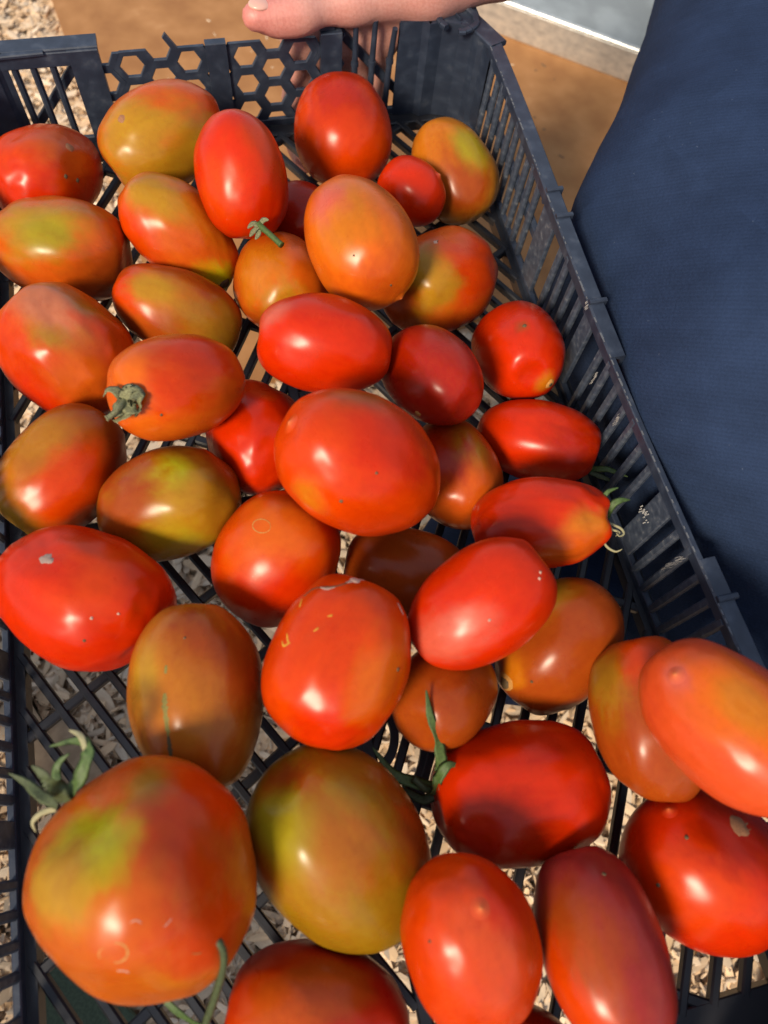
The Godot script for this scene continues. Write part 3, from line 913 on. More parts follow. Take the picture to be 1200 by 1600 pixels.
func _ready() -> void:
	# camera
	var cam := Camera3D.new()
	cam.name = "camera"
	cam.transform = Transform3D(Basis(Vector3(0.97229, 0.07035, 0.22295), Vector3(0.17775, 0.39701, -0.90044), Vector3(-0.15186, 0.91511, 0.3735)), Vector3(-0.0268, 0.37541, 0.45975))
	cam.fov = 69.681
	cam.near = 0.01
	var optics := CameraAttributesPhysical.new()
	optics.frustum_focal_length = 12.0 / tan(deg_to_rad(cam.fov / 2.0))
	optics.frustum_focus_distance = 0.40
	optics.frustum_near = 0.01
	optics.frustum_far = 200.0
	optics.exposure_aperture = 5.5
	cam.attributes = optics
	cam.far = 200.0
	add_child(cam)
	cam.current = true
	# daylight: open shade lit from a bright low side, lower left of the picture
	var env := Environment.new()
	env.background_mode = Environment.BG_SKY
	var sky := Sky.new()
	var sm := ProceduralSkyMaterial.new()
	sm.sky_top_color = Color(0.50, 0.54, 0.60)
	sm.sky_horizon_color = Color(0.76, 0.77, 0.78)
	sm.sky_curve = 0.14
	sm.ground_bottom_color = Color(0.20, 0.17, 0.14)
	sm.ground_horizon_color = Color(0.52, 0.50, 0.47)
	sm.sun_angle_max = 0.0
	sky.sky_material = sm
	env.sky = sky
	env.tonemap_mode = Environment.TONE_MAPPER_LINEAR
	env.tonemap_exposure = 1.6
	env.background_energy_multiplier = 1.4
	env.sdfgi_enabled = true
	env.ssao_enabled = true
	env.ssil_enabled = true
	var we := WorldEnvironment.new()
	we.name = "world_environment"
	we.environment = env
	add_child(we)
	var sun := DirectionalLight3D.new()
	sun.name = "sun"
	sun.light_color = Color(1.0, 0.93, 0.82)
	sun.light_energy = 1.0
	sun.light_angular_distance = 14.0
	sun.shadow_enabled = true
	add_child(sun)
	sun.look_at_from_position(SUN_TO, Vector3.ZERO)

	noise.seed = 5
	noise.frequency = 0.012
	noise.fractal_octaves = 2
	make_materials()

	# the setting
	build_ground()
	var board := thing("painted_board", "flat tan painted board lying on the wood chips beyond the crate", "board")
	put("panel", prism([Vector2(-0.311, -1.407), Vector2(-0.085, 0.034), Vector2(1.199, -0.167), Vector2(0.973, -1.608)], GROUND, GROUND + 0.02), mats.tan_paint, board)
	put("dirt_specks", flecks(140, 3, Vector2(0.1, -0.75), Vector2(0.95, 0.05), GROUND + 0.0202, 0.004), mats.dirt_speck, board)
	put("pale_specks", flecks(90, 4, Vector2(-0.12, -0.8), Vector2(0.4, -0.25), GROUND + 0.0202, 0.003), mats.pale_speck, board)
	var tray := thing("metal_tray", "galvanised metal tray with a folded bright lip on the tan board", "tray")
	put("lip", bar_mesh(Vector3(0.296, -0.2600, -0.559), Vector3(0.908, -0.2600, -0.079), 0.0030, 0.040, Vector3.UP, 0.001), mats.zinc, tray)
	var fold := begin()
	rod(fold, Vector3(0.298, -0.2395, -0.561), Vector3(0.910, -0.2395, -0.081), 0.0042, 0.0042, 12)
	put("folded_edge", fold.commit(), mats.zinc, tray)
	put("top_sheet", bar_mesh(Vector3(0.392, -0.2420, -0.682), Vector3(1.005, -0.2420, -0.202), 0.300, 0.0020, Vector3.UP, 0.0006), mats.tray_top, tray)
	put("lip", bar_mesh(Vector3(0.484, -0.2600, -0.800), Vector3(1.097, -0.2600, -0.320), 0.0030, 0.040, Vector3.UP, 0.001), mats.zinc, tray)
	tag(put("cardboard_scrap", prism([Vector2(-0.270, 0.258), Vector2(-0.256, 0.298), Vector2(-0.238, 0.330), Vector2(-0.220, 0.325), Vector2(-0.202, 0.352), Vector2(-0.190, 0.386), Vector2(-0.220, 0.387), Vector2(-0.254, 0.376), Vector2(-0.271, 0.345)], -0.2850, -0.2810), mats.cardboard), "torn brown cardboard scrap on the wood chips under the near left of the crate", "cardboard")
	tag(put("green_cloth", prism([Vector2(-0.250, 0.499), Vector2(-0.234, 0.500), Vector2(-0.214, 0.521), Vector2(-0.179, 0.562), Vector2(-0.173, 0.575), Vector2(-0.252, 0.556), Vector2(-0.261, 0.522)], -0.2850, -0.2790), mats.green_cloth), "dark green cloth scrap on the wood chips under the near left corner of the crate", "cloth")
	# the crate
	crate = thing("crate", "black plastic vegetable crate with slatted walls, a lattice floor and a broken honeycomb back", "crate")
	build_floor()
	build_side(1.0)
	build_side(-1.0)
	build_back()
	build_front()
	corner(1.0, -1.0, "broken")
	corner(-1.0, -1.0, "left")
	corner(1.0, 1.0, "right")
	corner(-1.0, 1.0, "right")

	# the tomatoes
	tomato(1, "red tomato with a small brown scar, at the left edge under the back slats", Vector3(-0.1219, 0.0306, 0.06), Vector3(0.521, -0.384, -0.762), Vector3(0.801, 0.528, 0.282), 0.0282, 0.0384, "R2", [["O", Vector3(0.94, -0.28, 0.2), 0.76], ["R", Vector3(0.41, -0.91, -0.1), 0.76]], {"egg": -0.08, "noise": 0.05})
	tomato(2, "yellow and orange tomato leaning against the honeycomb panel at the back", Vector3(-0.0493, 0.0469, 0.0575), Vector3(-0.908, -0.138, 0.397), Vector3(0.211, 0.668, 0.714), 0.0287, 0.0391, "O", [["A", Vector3(0.81, 0.46, -0.36), 0.58], ["R2", Vector3(0.71, -0.68, 0.19), 0.72], ["O", Vector3(0.89, -0.25, -0.39), 0.72], ["Y", Vector3(0.89, 0.42, 0.18), 0.90], ["Y", Vector3(0.75, -0.09, 0.66), 0.65], ["Y", Vector3(0.68, 0.55, -0.49), 0.58]], {"egg": 0.06, "noise": 0.04})
	tomato(3, "bright red upright tomato with a short green stem at its lower end", Vector3(-0.0085, 0.068, 0.1195), Vector3(0.006, -0.623, 0.783), Vector3(-0.041, 0.782, 0.622), 0.0251, 0.0342, "R", [["R2", Vector3(0.79, 0.28, -0.55), 0.58], ["R2", Vector3(0.68, -0.29, 0.68), 0.58]], {"egg": 0.05, "noise": 0.03})
	tomato(4, "big round red tomato at the back below the hand and broken slats", Vector3(0.064, 0.0318, 0.0513), Vector3(0.061, 0.093, -0.994), Vector3(-0.175, 0.981, 0.081), 0.0318, 0.0363, "R2", [["D", Vector3(0.99, -0.08, -0.12), 0.72], ["R2", Vector3(0.49, -0.87, -0.05), 0.72]], {"egg": 0.03, "noise": 0.02})
	tomato(5, "smallest round red tomato with a pointed tip, beside the yellow one at the back", Vector3(0.094, 0.0388, 0.1163), Vector3(-0.513, -0.187, -0.838), Vector3(-0.667, 0.701, 0.252), 0.0197, 0.0225, "R", [], {"egg": 0.1, "noise": 0.02})
	tomato(6, "dull yellow egg-shaped tomato in the back right corner of the crate", Vector3(0.1294, 0.0272, 0.0901), Vector3(-0.316, 0.349, -0.882), Vector3(-0.404, 0.792, 0.458), 0.0259, 0.0352, "A2", [["A", Vector3(0.97, 0.25, -0.04), 0.82], ["B", Vector3(0.88, -0.48, -0.01), 0.82], ["A", Vector3(0.66, 0.39, 0.64), 0.66], ["G2", Vector3(0.77, 0.03, -0.63), 0.40]], {"egg": -0.12, "bend": 0.1, "noise": 0.03})
	tomato(7, "smooth bright orange tomato lying on top of the pile near the back", Vector3(0.0445, 0.0769, 0.1841), Vector3(-0.193, 0.024, -0.981), Vector3(-0.364, 0.927, 0.094), 0.0278, 0.0378, "O2", [["A", Vector3(1, -0.05, -0.04), 0.59], ["O", Vector3(0.34, -0.94, -0.05), 0.48], ["P", Vector3(0.93, 0.32, 0.16), 0.36]], {"egg": -0.1, "noise": 0.02})
	tomato(8, "blunt orange tomato with a yellow flank under the bright orange one", Vector3(0.0955, 0.0322, 0.1798), Vector3(-0.782, 0.394, 0.483), Vector3(0.59, 0.717, 0.371), 0.0294, 0.0399, "O", [["R2", Vector3(1, 0.04, 0.04), 0.75], ["B", Vector3(0.17, 0.89, 0.43), 0.50], ["Y", Vector3(0.58, 0.8, -0.17), 0.50], ["Y", Vector3(0.61, 0.76, 0.22), 0.45]], {"egg": -0.04, "box": 0.82, "noise": 0.05})
	tomato(9, "long orange tomato with a greenish stem scar at its lower right end", Vector3(-0.0483, 0.0368, 0.1257), Vector3(0.643, -0.562, 0.521), Vector3(0.048, 0.709, 0.704), 0.0248, 0.0395, "O", [["A", Vector3(0.75, 0.1, 0.66), 0.66], ["R2", Vector3(0.6, -0.41, -0.68), 0.66], ["O", Vector3(0.94, 0.29, -0.19), 0.59], ["P", Vector3(0.62, -0.7, 0.36), 0.44], ["Y", Vector3(0.73, -0.61, 0.3), 0.53], ["G", Vector3(0.54, 0.82, -0.19), 0.41]], {"egg": -0.06, "bend": -0.08, "noise": 0.05})
	tomato(10, "rounded orange tomato directly below the green stem of the red one", Vector3(0.0038, 0.0298, 0.1654), Vector3(0.103, 0.427, 0.898), Vector3(-0.365, 0.857, -0.365), 0.0272, 0.0370, "O", [["A", Vector3(0.85, 0.44, -0.28), 0.67], ["O2", Vector3(0.37, 0.47, 0.8), 0.54], ["Y", Vector3(0.05, 0.98, -0.17), 0.54]], {"egg": 0.02, "noise": 0.03})
	tomato(11, "orange tomato with a large yellow green patch at the left frame edge", Vector3(-0.1163, 0.0341, 0.1238), Vector3(0.962, -0.095, 0.257), Vector3(-0.097, 0.76, 0.643), 0.0288, 0.0392, "O", [["O", Vector3(0.77, 0.63, -0.02), 0.68], ["O", Vector3(0.71, -0.41, -0.57), 0.68], ["P", Vector3(0.7, -0.41, 0.59), 0.41], ["B", Vector3(0.53, 0.77, -0.35), 0.68], ["Y", Vector3(0.91, -0.11, 0.4), 0.68], ["G2", Vector3(0.97, 0.03, 0.26), 0.38]], {"egg": 0.08, "noise": 0.05})
	tomato(12, "brownish orange tomato behind the one with the dry green calyx", Vector3(-0.0566, 0.0288, 0.1758), Vector3(0.833, -0.393, 0.389), Vector3(0.068, 0.771, 0.633), 0.0242, 0.0373, "B", [["A", Vector3(0.93, -0.32, 0.15), 0.72], ["B", Vector3(0.87, 0.3, -0.39), 0.86], ["Y2", Vector3(0.73, 0.69, 0.04), 0.72], ["R2", Vector3(0.63, -0.77, 0.04), 0.57], ["Y", Vector3(0.85, -0.45, 0.28), 0.43]], {"egg": 0.05, "noise": 0.03})
	tomato(13, "big blunt orange red tomato with a pale shoulder, third down the left edge", Vector3(-0.1169, 0.0352, 0.1967), Vector3(-0.599, 0.584, -0.547), Vector3(0.206, 0.773, 0.6), 0.0315, 0.0364, "O", [["Y2", Vector3(0.96, 0.29, 0.04), 0.47], ["Y2", Vector3(0.74, 0.2, -0.64), 0.47], ["P2", Vector3(0.75, 0.54, -0.38), 0.53], ["R2", Vector3(0.59, -0.6, -0.54), 0.70], ["R", Vector3(0.4, 0.07, 0.91), 0.70], ["O", Vector3(0.93, -0.3, 0.21), 0.47], ["R2", Vector3(0.68, 0.56, 0.47), 0.47]], {"egg": -0.04, "box": 0.86, "noise": 0.07})
	tomato(14, "red orange tomato with a dry curled green calyx on its left end", Vector3(-0.0578, 0.0733, 0.2545), Vector3(-0.829, 0.43, 0.357), Vector3(0.556, 0.704, 0.442), 0.0244, 0.0332, "O", [["O2", Vector3(0.48, 0.7, 0.53), 0.60], ["R", Vector3(0.9, -0.03, -0.42), 0.60], ["R2", Vector3(0.93, 0.36, -0.04), 0.60], ["O2", Vector3(0.4, 0.85, -0.34), 0.36]], {"egg": 0.04, "box": 0.9, "noise": 0.03})
	tomato(15, "glossy bright red oval tomato in the middle of the pile, below the orange ones", Vector3(0.0148, 0.0713, 0.2414), Vector3(-0.956, 0.073, -0.285), Vector3(-0.111, 0.807, 0.579), 0.0242, 0.0350, "R", [["P", Vector3(0.53, 0.71, -0.46), 0.32], ["R", Vector3(0.86, -0.47, 0.17), 0.61]], {"egg": 0.03, "noise": 0.03})
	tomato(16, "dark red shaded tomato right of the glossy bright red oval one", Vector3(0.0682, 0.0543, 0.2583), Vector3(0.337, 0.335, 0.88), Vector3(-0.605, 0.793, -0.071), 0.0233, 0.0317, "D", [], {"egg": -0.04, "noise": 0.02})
	tomato(17, "round red tomato by the right wall with a small yellow ringed stem scar", Vector3(0.1298, 0.0286, 0.234), Vector3(-0.151, 0.525, 0.837), Vector3(-0.486, 0.698, -0.525), 0.0258, 0.0350, "R", [["A", Vector3(-0.35, 0.92, 0.17), 0.21], ["B", Vector3(0.8, 0.52, 0.31), 0.14]], {"egg": 0.0, "noise": 0.03})
	tomato(18, "smooth red tomato touching the right wall, above two green sepals", Vector3(0.1253, 0.0225, 0.2902), Vector3(0.863, 0.14, 0.486), Vector3(-0.363, 0.84, 0.403), 0.0226, 0.0354, "R", [["D", Vector3(0.81, 0.58, 0.03), 0.57]], {"egg": 0.06, "noise": 0.02})
	tomato(19, "dark red tomato with an amber end and curled dry calyx at the right wall", Vector3(0.0997, 0.054, 0.3497), Vector3(0.93, 0.288, 0.227), Vector3(-0.349, 0.887, 0.304), 0.0223, 0.0341, "R", [["A", Vector3(0.79, 0.61, -0.07), 0.43], ["R", Vector3(0.75, -0.02, 0.66), 0.63], ["D", Vector3(0.74, -0.58, -0.34), 0.63], ["O", Vector3(0.7, 0.43, -0.58), 0.45]], {"egg": -0.06, "bend": 0.12, "noise": 0.07})
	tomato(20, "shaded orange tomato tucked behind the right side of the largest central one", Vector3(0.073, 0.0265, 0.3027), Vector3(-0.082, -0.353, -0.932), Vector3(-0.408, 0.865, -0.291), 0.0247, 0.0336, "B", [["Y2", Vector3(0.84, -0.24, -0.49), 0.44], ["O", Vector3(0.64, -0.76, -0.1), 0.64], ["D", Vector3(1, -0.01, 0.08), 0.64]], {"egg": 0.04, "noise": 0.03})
	tomato(21, "largest red tomato on top of the middle of the pile with a pointed tip", Vector3(0.0168, 0.0837, 0.3165), Vector3(0.742, -0.605, 0.288), Vector3(0.286, 0.675, 0.679), 0.0300, 0.0408, "R2", [["A", Vector3(0.49, -0.54, -0.68), 0.28], ["R2", Vector3(0.84, -0.18, -0.51), 0.52], ["B", Vector3(0.25, -0.52, 0.82), 0.35], ["R", Vector3(0.9, -0.25, 0.34), 0.52]], {"egg": -0.06, "noise": 0.03})
	tomato(22, "red tomato half hidden behind the left side of the largest central one", Vector3(-0.0259, 0.0291, 0.2639), Vector3(-0.091, -0.454, -0.886), Vector3(-0.141, 0.887, -0.44), 0.0268, 0.0365, "R", [["R", Vector3(0.85, -0.36, -0.38), 0.59]], {"egg": 0.04, "bend": 0.08, "noise": 0.05})
	tomato(23, "brown orange tomato with a yellow lower tip at the left frame edge", Vector3(-0.125, 0.0281, 0.2631), Vector3(0.704, 0.186, -0.686), Vector3(0.241, 0.846, 0.476), 0.0271, 0.0370, "B", [["O2", Vector3(0.68, -0.7, 0.22), 0.61], ["B", Vector3(0.95, 0.32, 0.05), 0.73], ["A2", Vector3(0.78, 0.11, 0.62), 0.61], ["R2", Vector3(0.96, -0.14, -0.26), 0.61], ["Y", Vector3(0.33, -0.93, 0.14), 0.44]], {"egg": -0.04, "noise": 0.04})
	tomato(24, "green and yellow half-ripe tomato left of the middle", Vector3(-0.0752, 0.039, 0.2986), Vector3(-0.928, -0.371, 0.002), Vector3(-0.325, 0.814, 0.481), 0.0266, 0.0362, "Y2", [["G3", Vector3(0.68, -0.5, -0.54), 0.36], ["G3", Vector3(0.95, -0.29, -0.09), 0.36], ["B", Vector3(0.39, 0.2, -0.9), 0.57], ["B", Vector3(0.96, 0.25, -0.16), 0.68], ["B", Vector3(-0.12, -0.89, -0.45), 0.57], ["G2", Vector3(0.62, -0.4, 0.67), 0.57], ["Y", Vector3(0.78, -0.61, 0.14), 0.45], ["Y", Vector3(0.38, -0.82, 0.43), 0.41]], {"egg": -0.1, "noise": 0.04})
	tomato(25, "orange red tomato with a small yellow corky ring on its shoulder", Vector3(-0.0267, 0.0411, 0.3363), Vector3(-0.655, -0.588, 0.476), Vector3(-0.274, 0.771, 0.575), 0.0293, 0.0334, "R2", [["O2", Vector3(0.77, -0.62, -0.17), 0.72], ["R", Vector3(0.91, 0.22, 0.36), 0.61]], {"egg": 0.05, "box": 0.9, "noise": 0.03})
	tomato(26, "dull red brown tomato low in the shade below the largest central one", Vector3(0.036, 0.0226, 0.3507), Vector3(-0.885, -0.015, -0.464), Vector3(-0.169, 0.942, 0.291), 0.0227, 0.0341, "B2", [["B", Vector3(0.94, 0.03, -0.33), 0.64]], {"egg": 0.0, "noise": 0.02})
	tomato(27, "big bright red tomato with a grey scar at the left frame edge", Vector3(-0.1154, 0.047, 0.3398), Vector3(-0.81, -0.146, -0.568), Vector3(-0.206, 0.978, 0.043), 0.0300, 0.0407, "R", [["R2", Vector3(0.91, -0.31, -0.26), 0.58], ["R", Vector3(0.93, 0.34, -0.13), 0.48]], {"egg": -0.05, "noise": 0.06})
	tomato(28, "smooth coral red tomato leaning over the brown orange one on the right", Vector3(0.0539, 0.0756, 0.3872), Vector3(0.89, 0.32, -0.326), Vector3(-0.255, 0.94, 0.228), 0.0239, 0.0341, "R", [["P", Vector3(0.81, -0.55, -0.17), 0.53], ["R", Vector3(0.69, 0.71, 0.14), 0.42]], {"egg": 0.05, "noise": 0.02})
	tomato(29, "brown orange tomato with a round dry stem scar at its lower left end", Vector3(0.0982, 0.0277, 0.4036), Vector3(-0.737, -0.36, 0.572), Vector3(-0.336, 0.93, 0.152), 0.0265, 0.0367, "B", [["B", Vector3(0.86, 0.11, 0.5), 0.67], ["Y2", Vector3(0.56, -0.41, -0.72), 0.45], ["A", Vector3(0.71, 0.61, -0.34), 0.29], ["B2", Vector3(0.62, -0.7, 0.34), 0.45]], {"egg": -0.06, "bend": -0.08, "noise": 0.03})
	tomato(30, "olive orange tomato with a long vertical healed crack", Vector3(-0.0701, 0.0561, 0.3967), Vector3(-0.082, -0.181, 0.98), Vector3(0.132, 0.973, 0.191), 0.0277, 0.0399, "A3", [["B", Vector3(0.82, -0.54, 0.16), 0.56], ["B2", Vector3(0.74, 0.66, -0.13), 0.56], ["A3", Vector3(1, 0.06, -0.07), 0.47], ["B", Vector3(0.69, -0.25, 0.68), 0.47], ["Y", Vector3(0.65, -0.3, -0.7), 0.32]], {"egg": -0.05, "noise": 0.03})
	tomato(31, "large red tomato with a brown split across its top and yellow flecks", Vector3(-0.0095, 0.0748, 0.3977), Vector3(0.552, 0.195, -0.811), Vector3(-0.054, 0.979, 0.199), 0.0282, 0.0358, "R2", [["R2", Vector3(0.92, 0.38, -0.07), 0.53], ["R", Vector3(0.67, -0.7, -0.27), 0.53], ["O2", Vector3(0.76, -0.01, -0.65), 0.45]], {"egg": -0.03, "box": 0.88, "noise": 0.04})
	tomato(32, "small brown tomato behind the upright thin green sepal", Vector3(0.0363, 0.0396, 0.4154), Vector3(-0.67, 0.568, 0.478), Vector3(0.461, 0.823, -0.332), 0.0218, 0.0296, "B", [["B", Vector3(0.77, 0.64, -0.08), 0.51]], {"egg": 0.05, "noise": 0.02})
	tomato(33, "big green and amber half-ripe tomato in the lower middle", Vector3(-0.023, 0.0436, 0.4659), Vector3(-0.402, 0.605, -0.687), Vector3(0.305, 0.796, 0.523), 0.0337, 0.0458, "Y3", [["Y2", Vector3(0.42, 0.63, -0.65), 0.47], ["Y2", Vector3(0.63, 0.37, -0.68), 0.39], ["B", Vector3(0.17, 0.98, 0.04), 0.47], ["B", Vector3(0.59, -0.09, -0.8), 0.55], ["Y2", Vector3(0.8, 0.16, 0.58), 0.36], ["B", Vector3(0.15, 0.56, 0.82), 0.32], ["A3", Vector3(0.92, 0.37, -0.11), 0.47], ["G2", Vector3(0.39, 0.84, 0.36), 0.39]], {"egg": -0.05, "noise": 0.03})
	tomato(34, "large deep red tomato with long green sepals on its left end", Vector3(0.0587, 0.0309, 0.463), Vector3(-0.993, 0.112, -0.032), Vector3(0.112, 0.994, 0.002), 0.0301, 0.0410, "R", [["R", Vector3(0.91, -0.33, 0.25), 0.57], ["D", Vector3(0.63, 0.5, 0.59), 0.57]], {"egg": 0.0, "box": 0.88, "noise": 0.04})
	tomato(35, "brown and olive tomato wedged under the coral one at the right frame edge", Vector3(0.1195, 0.0533, 0.4464), Vector3(0.142, 0.101, -0.985), Vector3(-0.413, 0.91, 0.034), 0.0247, 0.0355, "B", [["Y2", Vector3(0.59, 0.49, 0.64), 0.41], ["Y2", Vector3(0.83, 0.11, 0.55), 0.38], ["B2", Vector3(0.87, -0.41, 0.26), 0.68], ["R2", Vector3(0.66, 0.74, -0.12), 0.45]], {"egg": 0.05, "noise": 0.04})
	tomato(36, "long coral red tomato overhanging the right frame edge with a pale tip", Vector3(0.1259, 0.1023, 0.4574), Vector3(0.418, 0.236, 0.877), Vector3(-0.492, 0.871, 0), 0.0244, 0.0372, "R3", [["O2", Vector3(0.93, -0.11, 0.34), 0.60], ["A", Vector3(0.93, -0.02, 0.36), 0.30], ["P", Vector3(0.81, -0.59, 0), 0.20]], {"egg": 0.03, "noise": 0.03})
	tomato(37, "round red tomato with a tan oval scar in the lower right", Vector3(0.129, 0.0336, 0.5103), Vector3(0.741, -0.337, 0.581), Vector3(0.133, 0.922, 0.364), 0.0322, 0.0367, "R", [["R2", Vector3(0.79, -0.56, -0.23), 0.59], ["D", Vector3(0.66, -0.32, 0.68), 0.59]], {"egg": 0.02, "noise": 0.02})
	tomato(38, "round orange red tomato with a pale point facing up, bottom middle", Vector3(0.0171, 0.0658, 0.5083), Vector3(0.111, -0.631, 0.768), Vector3(-0.084, 0.764, 0.64), 0.0253, 0.0343, "R2", [["R2", Vector3(0.53, -0.79, -0.3), 0.60], ["R3", Vector3(0.77, -0.6, 0.22), 0.60], ["R", Vector3(0.24, -0.63, 0.74), 0.50]], {"egg": 0.05, "noise": 0.03})
	tomato(39, "long dark maroon tomato right of the one with the pale point", Vector3(0.0682, 0.0552, 0.5231), Vector3(0.027, -0.194, -0.981), Vector3(-0.279, 0.94, -0.194), 0.0238, 0.0363, "D2", [["B2", Vector3(0.88, -0.12, 0.46), 0.66], ["R2", Vector3(0.56, -0.48, 0.67), 0.55]], {"egg": 0.0, "noise": 0.03})
	tomato(40, "biggest orange tomato with a bright green patch, lower left corner", Vector3(-0.0892, 0.0801, 0.4626), Vector3(-0.354, 0.667, -0.656), Vector3(0.511, 0.726, 0.461), 0.0360, 0.0410, "OB", [["BO", Vector3(0.05, 0.97, -0.24), 0.35], ["Y2", Vector3(0.17, 0.88, -0.44), 0.21], ["R2", Vector3(0.75, 0.49, -0.45), 0.49], ["BO", Vector3(0.6, 0.19, -0.78), 0.42], ["R2", Vector3(0.34, 0.45, -0.83), 0.42], ["A", Vector3(0.96, -0.02, 0.29), 0.35], ["O", Vector3(0.82, 0.43, 0.37), 0.42], ["R2", Vector3(1, -0.06, -0.06), 0.42], ["A", Vector3(0.45, 0.77, 0.45), 0.35], ["G", Vector3(0.28, 0.94, 0.19), 0.37], ["Y", Vector3(0.27, 0.86, 0.44), 0.35]], {"egg": 0.14, "box": 0.92, "noise": 0.045, "tri": 0.02})
	tomato(41, "dark red tomato cut by the bottom frame edge, with two thin sepals", Vector3(-0.0441, 0.0274, 0.5256), Vector3(-0.928, -0.025, -0.371), Vector3(0.048, 0.981, -0.186), 0.0268, 0.0370, "D", [["R2", Vector3(0.7, 0.67, -0.25), 0.53], ["O", Vector3(0.93, 0.37, -0.08), 0.42], ["B2", Vector3(0.91, -0.11, -0.4), 0.42]], {"egg": 0.0, "noise": 0.03})
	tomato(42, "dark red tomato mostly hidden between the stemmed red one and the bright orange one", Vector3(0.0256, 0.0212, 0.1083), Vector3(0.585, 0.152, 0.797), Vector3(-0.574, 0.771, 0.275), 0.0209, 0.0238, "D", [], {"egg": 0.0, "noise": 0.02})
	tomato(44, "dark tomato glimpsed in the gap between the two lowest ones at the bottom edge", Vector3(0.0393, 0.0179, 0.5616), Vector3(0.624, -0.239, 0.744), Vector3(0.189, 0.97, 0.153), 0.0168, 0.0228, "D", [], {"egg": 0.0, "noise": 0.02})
	# scars, cracks, tips and stems on their skins
	stroke(40, "corky_ring", "tan", 0.0007, [Vector3(0.781, 0.423, 0.459), Vector3(0.801, 0.408, 0.438), Vector3(0.819, 0.385, 0.426), Vector3(0.832, 0.357, 0.425), Vector3(0.839, 0.328, 0.434), Vector3(0.838, 0.303, 0.453), Vector3(0.83, 0.285, 0.479), Vector3(0.816, 0.277, 0.508), Vector3(0.797, 0.278, 0.536), Vector3(0.776, 0.291, 0.559)])
	stroke(40, "corky_ring", "tan", 0.0004, [Vector3(0.707, 0.36, 0.608), Vector3(0.701, 0.384, 0.601), Vector3(0.703, 0.404, 0.585), Vector3(0.714, 0.419, 0.562), Vector3(0.731, 0.425, 0.534)])
	stroke(40, "scratch", "tan", 0.0004, [Vector3(0.983, -0.055, 0.177), Vector3(0.983, -0.097, 0.154), Vector3(0.984, -0.128, 0.127)])
	stroke(40, "scratch", "pale", 0.0004, [Vector3(0.827, 0.483, 0.287), Vector3(0.845, 0.471, 0.251), Vector3(0.869, 0.432, 0.241)])
	stroke(40, "scratch", "pale", 0.0004, [Vector3(0.941, 0.297, 0.162), Vector3(0.948, 0.294, 0.119), Vector3(0.951, 0.297, 0.089)])
	stroke(40, "scratch", "pale", 0.0004, [Vector3(0.772, 0.213, 0.599), Vector3(0.802, 0.189, 0.566), Vector3(0.814, 0.154, 0.56)])
	stroke(25, "corky_ring", "tan", 0.0005, [Vector3(0.757, -0.547, -0.358), Vector3(0.789, -0.511, -0.342), Vector3(0.81, -0.467, -0.355), Vector3(0.816, -0.423, -0.394), Vector3(0.804, -0.389, -0.45), Vector3(0.774, -0.373, -0.512), Vector3(0.735, -0.378, -0.563), Vector3(0.696, -0.403, -0.594), Vector3(0.668, -0.445, -0.596), Vector3(0.659, -0.492, -0.569), Vector3(0.667, -0.534, -0.519), Vector3(0.69, -0.56, -0.458), Vector3(0.722, -0.565, -0.4), Vector3(0.757, -0.547, -0.358)])
	stroke(30, "healed_crack", "dark", 0.002, [Vector3(0.844, 0.317, -0.433), Vector3(0.801, 0.42, -0.426), Vector3(0.731, 0.543, -0.414), Vector3(0.62, 0.668, -0.412)])
	stroke(30, "healed_crack", "greenish", 0.0024, [Vector3(0.9, -0.062, -0.432), Vector3(0.894, 0.027, -0.448), Vector3(0.885, 0.148, -0.442), Vector3(0.844, 0.317, -0.433)])
	stroke(30, "healed_crack", "greenish", 0.0014, [Vector3(0.866, -0.321, -0.385), Vector3(0.88, -0.242, -0.408)])
	stroke(31, "split", "brown", 0.001, [Vector3(0.408, 0.445, 0.797), Vector3(0.413, 0.542, 0.732), Vector3(0.509, 0.603, 0.615), Vector3(0.589, 0.658, 0.468), Vector3(0.582, 0.737, 0.345), Vector3(0.53, 0.8, 0.28)])
	stroke(31, "split", "pale", 0.0013, [Vector3(0.509, 0.603, 0.615), Vector3(0.597, 0.611, 0.52), Vector3(0.604, 0.668, 0.434)])
	blotch(31, "scar", "pale", 0.0024, Vector3(0.465, 0.861, 0.203), 0.3)
	stroke(31, "scar", "pale", 0.002, [Vector3(0.553, 0.772, 0.315), Vector3(0.483, 0.851, 0.208), Vector3(0.357, 0.929, 0.097)])
	stroke(31, "fleck", "yellow", 0.0009, [Vector3(0.599, 0.028, 0.8), Vector3(0.689, -0.031, 0.724)])
	stroke(31, "fleck", "yellow", 0.0009, [Vector3(0.864, 0.134, 0.486), Vector3(0.88, 0.185, 0.438)])
	stroke(31, "fleck", "yellow", 0.0009, [Vector3(0.578, -0.035, 0.815), Vector3(0.64, -0.065, 0.766), Vector3(0.712, -0.017, 0.702)])
	stroke(31, "fleck", "yellow", 0.0009, [Vector3(0.426, 0.41, 0.807), Vector3(0.534, 0.311, 0.786)])
	stroke(31, "fleck", "yellow", 0.0009, [Vector3(0.86, 0.332, 0.387), Vector3(0.875, 0.358, 0.326)])
	stroke(31, "scar", "pale", 0.0012, [Vector3(0.43, 0.786, -0.445), Vector3(0.457, 0.729, -0.51), Vector3(0.464, 0.673, -0.576)])
	blotch(27, "scar", "grey", 0.0028, Vector3(0.938, 0.151, -0.311), 0.3)
	blotch(27, "scar", "grey", 0.0016, Vector3(0.95, 0.085, -0.3), 0.3)
	blotch(37, "scar", "tanscar", 0.0046, Vector3(0.672, -0.297, 0.678), 0.3)
	stroke(37, "scar", "tanscar", 0.0042, [Vector3(0.627, -0.321, 0.71), Vector3(0.672, -0.289, 0.682), Vector3(0.728, -0.251, 0.638)])
	blotch(29, "stem_scar", "tan", 0.0052, Vector3(0.559, 0.757, -0.339), 0.2)
